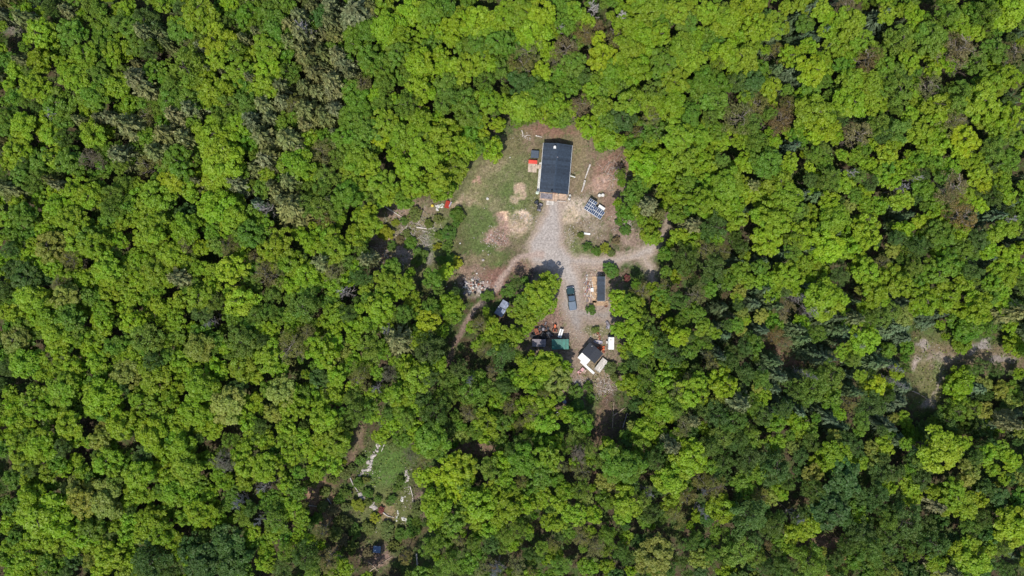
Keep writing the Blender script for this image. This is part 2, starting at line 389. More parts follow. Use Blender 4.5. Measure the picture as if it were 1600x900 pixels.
def soil(px, py):
    """colour of the ground at photo pixel (arrays) and how much it belongs to the drive"""
    n1 = fbm(px / 40, py / 40, 3); n2 = fbm(px / 9, py / 9, 9); n3 = fbm(px / 3.2, py / 3.2, 21)
    wx = (fbm(px / 14, py / 14, 31) - .5) * 22; wy = (fbm(px / 14, py / 14, 57) - .5) * 22
    base = np.stack([0.052 + 0.035 * n1, 0.043 + 0.015 * n1, 0.03 + 0 * n1], -1)
    g = np.stack([0.045 + 0 * n1, 0.075 + 0 * n1, 0.018 + 0 * n1], -1)
    m = smooth(.42, .62, n2 * .6 + n1 * .4)[..., None]
    c = base * (1 - m) + g * m
    X, Y = px + wx, py + wy
    for cx, cy, rx, ry, a, col, s in BLOBS:
        ca, sa = math.cos(R(a)), math.sin(R(a))
        u = (X - cx) * ca + (Y - cy) * sa; v = -(X - cx) * sa + (Y - cy) * ca
        d = np.sqrt((u / rx) ** 2 + (v / ry) ** 2)
        d = d + (n3 - .5) * .55 + (n2 - .5) * .8
        w = (smooth(1.4, .6, d) * s)[..., None]
        c = c * (1 - w) + np.array(col) * w
    # old grass mottling: bare specks and fresh tufts
    n4 = fbm(px / 2.2, py / 2.2, 91, 3); n5 = fbm(px / 6, py / 6, 63)
    sp = smooth(.56, .70, n4 * .6 + n5 * .4)[..., None] * .42
    c = c * (1 - sp) + np.minimum(c.mean(-1, keepdims=True) * np.array([1.75, 1.35, 1.0]), np.maximum(c, .26)) * sp
    sg = smooth(.55, .68, n4 * .4 + (1 - n5) * .6)[..., None] * .5
    c = c * (1 - sg) + np.array([0.085, .115, .035]) * sg
    c = c * (0.72 + 0.56 * n3[..., None]) * (0.86 + 0.28 * n2[..., None])
    x2, y2 = px + wx * .35, py + wy * .35
    drive = np.minimum.reduce([path_mask(x2, y2, q) for q in (DRIVE, BRANCH, SPUR, APRON)])
    track = path_mask(x2, y2, TRACK)
    edge = smooth(7, -8, drive + (n3 - .5) * 15)
    core = smooth(-2, -14, drive + (n2 - .5) * 8)
    gcol = np.array((0.325, 0.255, 0.205)) * (1 - core[..., None]) + np.array((0.33, 0.29, 0.26)) * core[..., None]
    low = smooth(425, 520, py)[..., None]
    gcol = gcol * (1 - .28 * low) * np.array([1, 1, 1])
    gcol = gcol * (0.8 + 0.42 * n3[..., None])
    rut = 0.5 + 0.5 * np.cos(drive * 1.1)
    gcol = gcol * (0.90 + 0.14 * rut[..., None])
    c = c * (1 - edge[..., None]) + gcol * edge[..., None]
    te = (smooth(3, -3, track + (n3 - .5) * 5) * .85)[..., None]
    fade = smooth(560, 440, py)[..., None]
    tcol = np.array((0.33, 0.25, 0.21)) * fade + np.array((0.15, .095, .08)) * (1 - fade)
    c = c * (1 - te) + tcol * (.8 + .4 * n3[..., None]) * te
    return np.clip(c, 0.01, 0.75), drive

def in_poly(px, py, poly):
    px = np.asarray(px, float); py = np.asarray(py, float)
    ins = np.zeros(px.shape, bool)
    n = len(poly)
    for i in range(n):
        x1, y1 = poly[i]; x2, y2 = poly[(i + 1) % n]
        if y1 == y2: continue
        c = ((y1 > py) != (y2 > py)) & (px < (x2 - x1) * (py - y1) / (y2 - y1) + x1)
        ins ^= c
    return ins

YARD = [(700, 318), (722, 285), (745, 248), (785, 222), (800, 205), (850, 194), (905, 198), (916, 232), (945, 240), (975, 236), (968, 262), (955, 285), (956, 318), (985, 345), (996, 378), (1030, 368), (1040, 338), (1050, 340),
        (1042, 372), (1022, 410), (1024, 440), (1005, 436), (975, 432), (950, 436), (950, 480), (972, 486), (966, 515), (966, 556), (962, 590), (975, 625), (985, 660), (962, 684), (934, 680), (928, 625), (895, 612), (893, 560), (860, 548), (832, 545), (828, 510),
        (858, 490), (872, 455), (878, 430), (850, 424), (822, 432), (800, 428), (775, 460), (748, 478), (722, 530), (712, 565), (698, 565), (705, 520), (724, 482), (720, 440), (716, 400), (690, 420), (640, 415), (600, 440), (575, 420), (580, 370), (596, 330), (640, 312)]
MEAD = [(575, 660), (620, 690), (650, 730), (655, 800), (625, 830), (570, 810), (545, 770), (545, 720), (555, 690)]
MEAD2 = [(470, 790), (500, 730), (560, 770), (640, 820), (645, 890), (560, 895), (500, 830)]
EAST = [(1420, 520), (1470, 520), (1490, 555), (1560, 525), (1600, 545), (1600, 575), (1510, 565), (1485, 600), (1475, 640), (1440, 670), (1420, 640), (1425, 560)]
TUCK = [(772, 464), (796, 464), (796, 498), (772, 498)]
OPEN = [YARD, MEAD, MEAD2, EAST, TUCK]
DARKGAPS = [(745, 702, 30, 14), (607, 262, 12, 16), (925, 745, 24, 14), (1235, 555, 45, 22), (1290, 835, 34, 16), (1480, 740, 24, 12), (15, 60, 12, 30), (20, 590, 35, 10), (1055, 845, 14, 22), (205, 695, 18, 14), (320, 745, 12, 10), (340, 690, 24, 12), (450, 350, 22, 14), (270, 315, 26, 12), (505, 560, 18, 12), (440, 580, 30, 10), (740, 560, 14, 18), (1310, 620, 20, 8), (1220, 170, 14, 6), (60, 740, 10, 14), (490, 205, 18, 10), (465, 110, 14, 22), (1010, 750, 18, 18), (1380, 340, 8, 14), (1555, 350, 20, 8), (580, 510, 18, 14), (605, 420, 12, 16)]

GW, GH, ST = 290.0, 170.0, 0.4
nx, ny = int(GW / ST) + 1, int(GH / ST) + 1
gx = np.linspace(-GW / 2, GW / 2, nx); gy = np.linspace(-GH / 2, GH / 2, ny)
XX, YY = np.meshgrid(gx, gy)
PX, PY = XX / GS + 800, 450 - YY / GS
SOIL, DRV = soil(PX, PY)
openm = np.zeros(PX.shape, bool)
for q in OPEN: openm |= in_poly(PX, PY, q)
ZZ = (fbm(PX / 11, PY / 11, 77) - .5) * np.where(openm, 0.10, 0.5)
# lift and sink stay gentle under the buildings
ZZ = np.where(openm, ZZ * .5 - 0.02, ZZ)
V = np.stack([XX, YY, ZZ], -1).reshape(-1, 3)
idx = np.arange(nx * ny).reshape(ny, nx)
Q = np.stack([idx[:-1, :-1], idx[:-1, 1:], idx[1:, 1:], idx[1:, :-1]], -1).reshape(-1, 4)
dq = DRV.reshape(-1)[Q].mean(1)
isdrive = dq < 1.0
gm = ground_mat('soil_and_turf'); gravel_m = ground_mat('gravel', fine=1.3, lo=.9, hi=1.1)
def sub_mesh(name, Q_, m, extraV=None, extraQ=None, z=0):
    u, inv = np.unique(Q_, return_inverse=True)
    Vn = V[u].copy(); Fn = inv.reshape(Q_.shape); C = SOIL.reshape(-1, 3)[u]
    if extraV is not None:
        b = len(Vn); Vn = np.vstack([Vn, extraV]); Fn = np.vstack([Fn, extraQ + b])
        C = np.vstack([C, np.tile((0.05, 0.06, 0.025), (len(extraV), 1))])
    me = np_mesh(name, Vn, Fn, m, attrs={'soil': C})
    me.polygons.foreach_set('use_smooth', [True] * len(me.polygons))
    return link(bpy.data.objects.new(name, me))
B = 4000.0; hx, hy = GW / 2, GH / 2
ev = np.array([(-hx, -hy, 0), (hx, -hy, 0), (hx, hy, 0), (-hx, hy, 0), (-B, -B, 0), (B, -B, 0), (B, B, 0), (-B, B, 0)], float)
eq = np.array([(4, 5, 1, 0), (5, 6, 2, 1), (6, 7, 3, 2), (7, 4, 0, 3)])
tag(sub_mesh('ground', Q[~isdrive], gm, ev, eq), kind='structure')
tag(sub_mesh('gravel_drive', Q[isdrive], gravel_m), kind='structure')

# ---------------------------------------------------------------- leaves
def quads(c, n, size, aspect=1.0, axis=None):
    """leaf faces: centres, normals, half sizes"""
    n = n / (np.linalg.norm(n, axis=1, keepdims=True) + 1e-9)
    if axis is None: axis = RNG.normal(size=n.shape)
    u = axis - (axis * n).sum(1, keepdims=True) * n
    u /= np.linalg.norm(u, axis=1, keepdims=True) + 1e-9
    w = np.cross(n, u)
    s = np.broadcast_to(np.asarray(size, float).reshape(-1, 1), (len(c), 1))
    u = u * s; w = w * s * aspect
    # kite shape, a little folded, reads as a spray of leaves rather than a card
    V = np.stack([c - u, c - w * 1.0 + u * .1 - n * s * .15, c + u, c + w * 1.0 + u * .1 - n * s * .15], 1).reshape(-1, 3)
    F = np.arange(len(c) * 4).reshape(-1, 4)
    return V, F

def sph(n):
    v = RNG.normal(size=(n, 3)); return v / np.linalg.norm(v, axis=1, keepdims=True)

def crown(nlobe=8, ncl=9, per=42, cr=(.11, .19), leaf=.068, aspect=.7, vz=1.0, inner=350, rough=.6, lobe=(.30, .46), spread=.62, zvar=.28, lo=-.3):
    """a crown of several uneven lobes, each lobe a heap of leaf clumps"""
    el = RNG.uniform(.78, 1.0); ea = RNG.uniform(0, math.pi)
    LC = [(RNG.normal() * .08, RNG.normal() * .08, RNG.uniform(.25, .45) * vz, RNG.uniform(.42, .54))]
    for i in range(nlobe):
        a = 2 * math.pi * (i + RNG.uniform(-.35, .35)) / nlobe; d = spread * RNG.uniform(.72, 1.12)
        x, y = math.cos(a) * d, math.sin(a) * d * el
        x, y = x * math.cos(ea) - y * math.sin(ea), x * math.sin(ea) + y * math.cos(ea)
        LC.append((x, y, (RNG.uniform(-zvar, zvar) - .02) * vz, RNG.uniform(*lobe)))
    C = []; Nn = []; S = []; K = []; T = []
    for x, y, z, lr in LC:
        n = max(4, int(ncl * (lr / .38) ** 2)); kk0 = RNG.random()
        for j in range(n):
            d0 = sph(1)[0]; d0[2] = abs(d0[2]) * 1.0 - .25 * RNG.random(); d0 /= np.linalg.norm(d0)
            c = np.array([x, y, z]) + d0 * lr * RNG.uniform(.72, 1.02) * np.array([1, 1, .85])
            r = RNG.uniform(*cr); m = int(per * RNG.uniform(.7, 1.3) * (r / np.mean(cr)) ** 2)
            d = sph(m * 2); d = d[(d @ (d0 * .5 + np.array([0, 0, .8]))) > -0.2][:m]
            p = c + d * r * RNG.uniform(.6, 1.1, (len(d), 1)) * np.array([1, 1, .72])
            C.append(p); Nn.append(d * .9 + np.array([0, 0, .6]) + RNG.normal(size=d.shape) * rough)
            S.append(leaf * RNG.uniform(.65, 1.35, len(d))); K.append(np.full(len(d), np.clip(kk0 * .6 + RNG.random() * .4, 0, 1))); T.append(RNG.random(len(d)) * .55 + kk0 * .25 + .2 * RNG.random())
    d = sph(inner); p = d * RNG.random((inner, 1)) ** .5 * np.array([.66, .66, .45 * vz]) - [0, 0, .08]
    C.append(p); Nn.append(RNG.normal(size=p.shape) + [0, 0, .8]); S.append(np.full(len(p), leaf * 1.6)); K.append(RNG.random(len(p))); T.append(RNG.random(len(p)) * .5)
    C = np.vstack(C); Nn = np.vstack(Nn); S = np.concatenate(S); K = np.concatenate(K); T = np.concatenate(T)
    V, F = quads(C, Nn, S, aspect)
    return V, F, T, K

def spruce(levels=15, nb=10, seg=6, leaf=.1, pw=.8, fuzz=.3, asp=.38):
    """unit cone: radius 1 at the foot, height 1 from z=0 to 1 (scaled per tree)"""
    C = []; Nn = []; S = []; A = []; T = []; K = []
    for l in range(levels):
        t = (l + RNG.uniform(-.2, .2)) / levels
        Rr = (1 - t) ** pw * RNG.uniform(.85, 1.05)
        n = max(4, int(nb * (1 - t * .6)))
        for b in range(n):
            a = 2 * math.pi * (b + RNG.random() * .7) / n + l
            L = Rr * RNG.uniform(.7, 1.1); kk = RNG.random()
            for s in np.linspace(.15, 1, seg):
                droop = -.10 * s * s - .02
                for sd in (-1, 1):
                    aa = a + sd * .16 * (1 - s * .5) / max(.3, s)
                    C.append((math.cos(aa) * L * s, math.sin(aa) * L * s, max(t + .02 + droop * (1 - t) + RNG.normal() * .008, .0)))
                    Nn.append((math.cos(a) * .5 + RNG.normal() * fuzz, math.sin(a) * .5 + RNG.normal() * fuzz, 1.1))
                    A.append((math.cos(a + sd * .5), math.sin(a + sd * .5), -.12))
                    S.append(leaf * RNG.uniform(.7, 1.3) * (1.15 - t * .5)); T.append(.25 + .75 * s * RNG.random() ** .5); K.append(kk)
    C.append((0, 0, 1)); Nn.append((1, 0, .2)); A.append((0, 0, 1)); S.append(.05); T.append(.9); K.append(.5)
    V, F = quads(np.array(C), np.array(Nn), np.array(S), asp, np.array(A, float) + RNG.normal(size=(len(A), 3)) * fuzz * .5)
    return V, F, np.array(T), np.array(K)

def tubes_mesh(name, segs, m, n=5):
    """segs: (a, b, r0, r1)"""
    Vs = []; Fs = []; o = 0
    for a, b, r0, r1 in segs:
        a = np.array(a, float); b = np.array(b, float); d = b - a; L = np.linalg.norm(d)
        if L < 1e-5: continue
        d /= L; h = np.array([1, 0, 0]) if abs(d[0]) < .8 else np.array([0, 1, 0])
        u = np.cross(d, h); u /= np.linalg.norm(u); w = np.cross(d, u)
        ang = np.arange(n) * 2 * math.pi / n
        ring = np.cos(ang)[:, None] * u + np.sin(ang)[:, None] * w
        Vs.append(a + ring * r0); Vs.append(b + ring * r1)
        i = np.arange(n); Fs.append(np.stack([o + i, o + (i + 1) % n, o + n + (i + 1) % n, o + n + i], 1)); o += 2 * n
    return np_mesh(name, np.vstack(Vs), np.vstack(Fs), m)

def limbs(nl=7, twigs=0, spread=.8, lift=.55, top=1.0, r=.022, start=.35, sub=0):
    """trunk of unit height with limbs; radii for a tree 12 m tall scaled to 1; horizontal unit = crown radius"""
    segs = []; p = np.array([0, 0, -.02]); k = 6; bend = RNG.normal(size=(k, 2)) * .02
    pts = [p]
    for i in range(k):
        pts.append(np.array([pts[-1][0] + bend[i][0], pts[-1][1] + bend[i][1], top * (i + 1) / k]))
    for i in range(k):
        segs.append((pts[i], pts[i + 1], r * 3.2 * (1 - i / k) + .006, r * 3.2 * (1 - (i + 1) / k) + .006))
    for j in range(nl):
        z = start + (top - start) * (j + RNG.random() * .8) / nl * .95
        i = min(int(z / top * k), k - 1); f = z / top * k - i
        q = pts[i] * (1 - f) + pts[i + 1] * f
        a = j * 2.4 + RNG.random(); L = spread * RNG.uniform(.6, 1) * (1 - .5 * (z - start) / (top - start + .01))
        e = q + np.array([math.cos(a) * L, math.sin(a) * L, lift * L * .28])
        mid = (q + e) / 2 + np.array([0, 0, .03]) + RNG.normal(size=3) * .03
        segs += [(q, mid, r * 1.2, r * .8), (mid, e, r * .8, r * .25)]
        for t in range(twigs):
            f = RNG.uniform(.3, 1); s = q * (1 - f) + e * f if f > .5 else q * (1 - 2 * f) + mid * 2 * f
            aa = a + RNG.choice([-1, 1]) * RNG.uniform(.4, 1.1); l2 = L * RNG.uniform(.25, .5)
            e2 = s + np.array([math.cos(aa) * l2, math.sin(aa) * l2, RNG.uniform(0, .06)])
            segs.append((s, e2, r * .5, r * .18))
            for u in range(sub):
                f = RNG.uniform(.3, 1); s3 = s * (1 - f) + e2 * f; a3 = aa + RNG.uniform(-1.2, 1.2); l3 = l2 * .5
                segs.append((s3, s3 + np.array([math.cos(a3) * l3, math.sin(a3) * l3, RNG.uniform(-.02, .05)]), r * .3, r * .12))
    return segs

print('ground done')
def crown_data(kind, n, mass=False):
    out = []
    for i in range(n):
        if kind == 'leafy':
            f = RNG.uniform(.9, 1.4)
            q = crown(nlobe=int(RNG.integers(6, 11)), ncl=9 if f < 1.15 else 8, per=(46 if not mass else 26) * f, cr=(.11 * f, .18 * f), zvar=RNG.uniform(.10, .24), vz=RNG.uniform(.75, 1.0), leaf=.064 if not mass else .082, inner=300 if not mass else 150)
        elif kind == 'feathery':
            q = crown(nlobe=int(RNG.integers(9, 13)), ncl=9, per=40 if not mass else 22, cr=(.10, .17), lobe=(.22, .36), leaf=.056 if not mass else .078, aspect=.36, rough=1.0, vz=1.1, inner=300 if not mass else 150, spread=.66, zvar=.2)
        elif kind == 'budding':
            q = crown(nlobe=int(RNG.integers(8, 13)), ncl=8, per=26 if not mass else 16, cr=(.10, .20), lobe=(.22, .42), leaf=.048 if not mass else .07, aspect=.32, rough=1.3, inner=60, spread=.68, zvar=.3)
        elif kind == 'pine':
            q = spruce(13, 11, 6, .135, pw=.55, fuzz=.7, asp=.45) if not mass else spruce(9, 8, 4, .18, pw=.55, fuzz=.7, asp=.45)
        elif kind == 'spruce':
            q = spruce() if not mass else spruce(11, 8, 4, .14)
        out.append(q)
    return out
CROWNS = {}
for kd, nn in (('leafy', 20), ('feathery', 8), ('budding', 7), ('pine', 8), ('spruce', 6)):
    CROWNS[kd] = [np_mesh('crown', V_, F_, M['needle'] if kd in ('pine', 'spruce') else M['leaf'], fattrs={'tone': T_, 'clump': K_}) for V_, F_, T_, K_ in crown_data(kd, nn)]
TRUNKS = [tubes_mesh('trunk', limbs(8, 2), M['bark']) for i in range(5)]
TWIGGY = [tubes_mesh('trunk', limbs(13, 5, spread=.95, top=.97, start=.45, sub=2, r=.016), M['twig'], 4) for i in range(4)]
SNAGS = [tubes_mesh('trunk', limbs(16, 5, spread=.95, top=1.0, start=.35, sub=2, r=.024), M['dead'], 5) for i in range(3)]
SNAGC = [tubes_mesh('trunk', limbs(46, 4, spread=.95, lift=-.1, top=1.0, start=.25, sub=1, r=.012), M['dead'], 4) for i in range(3)]
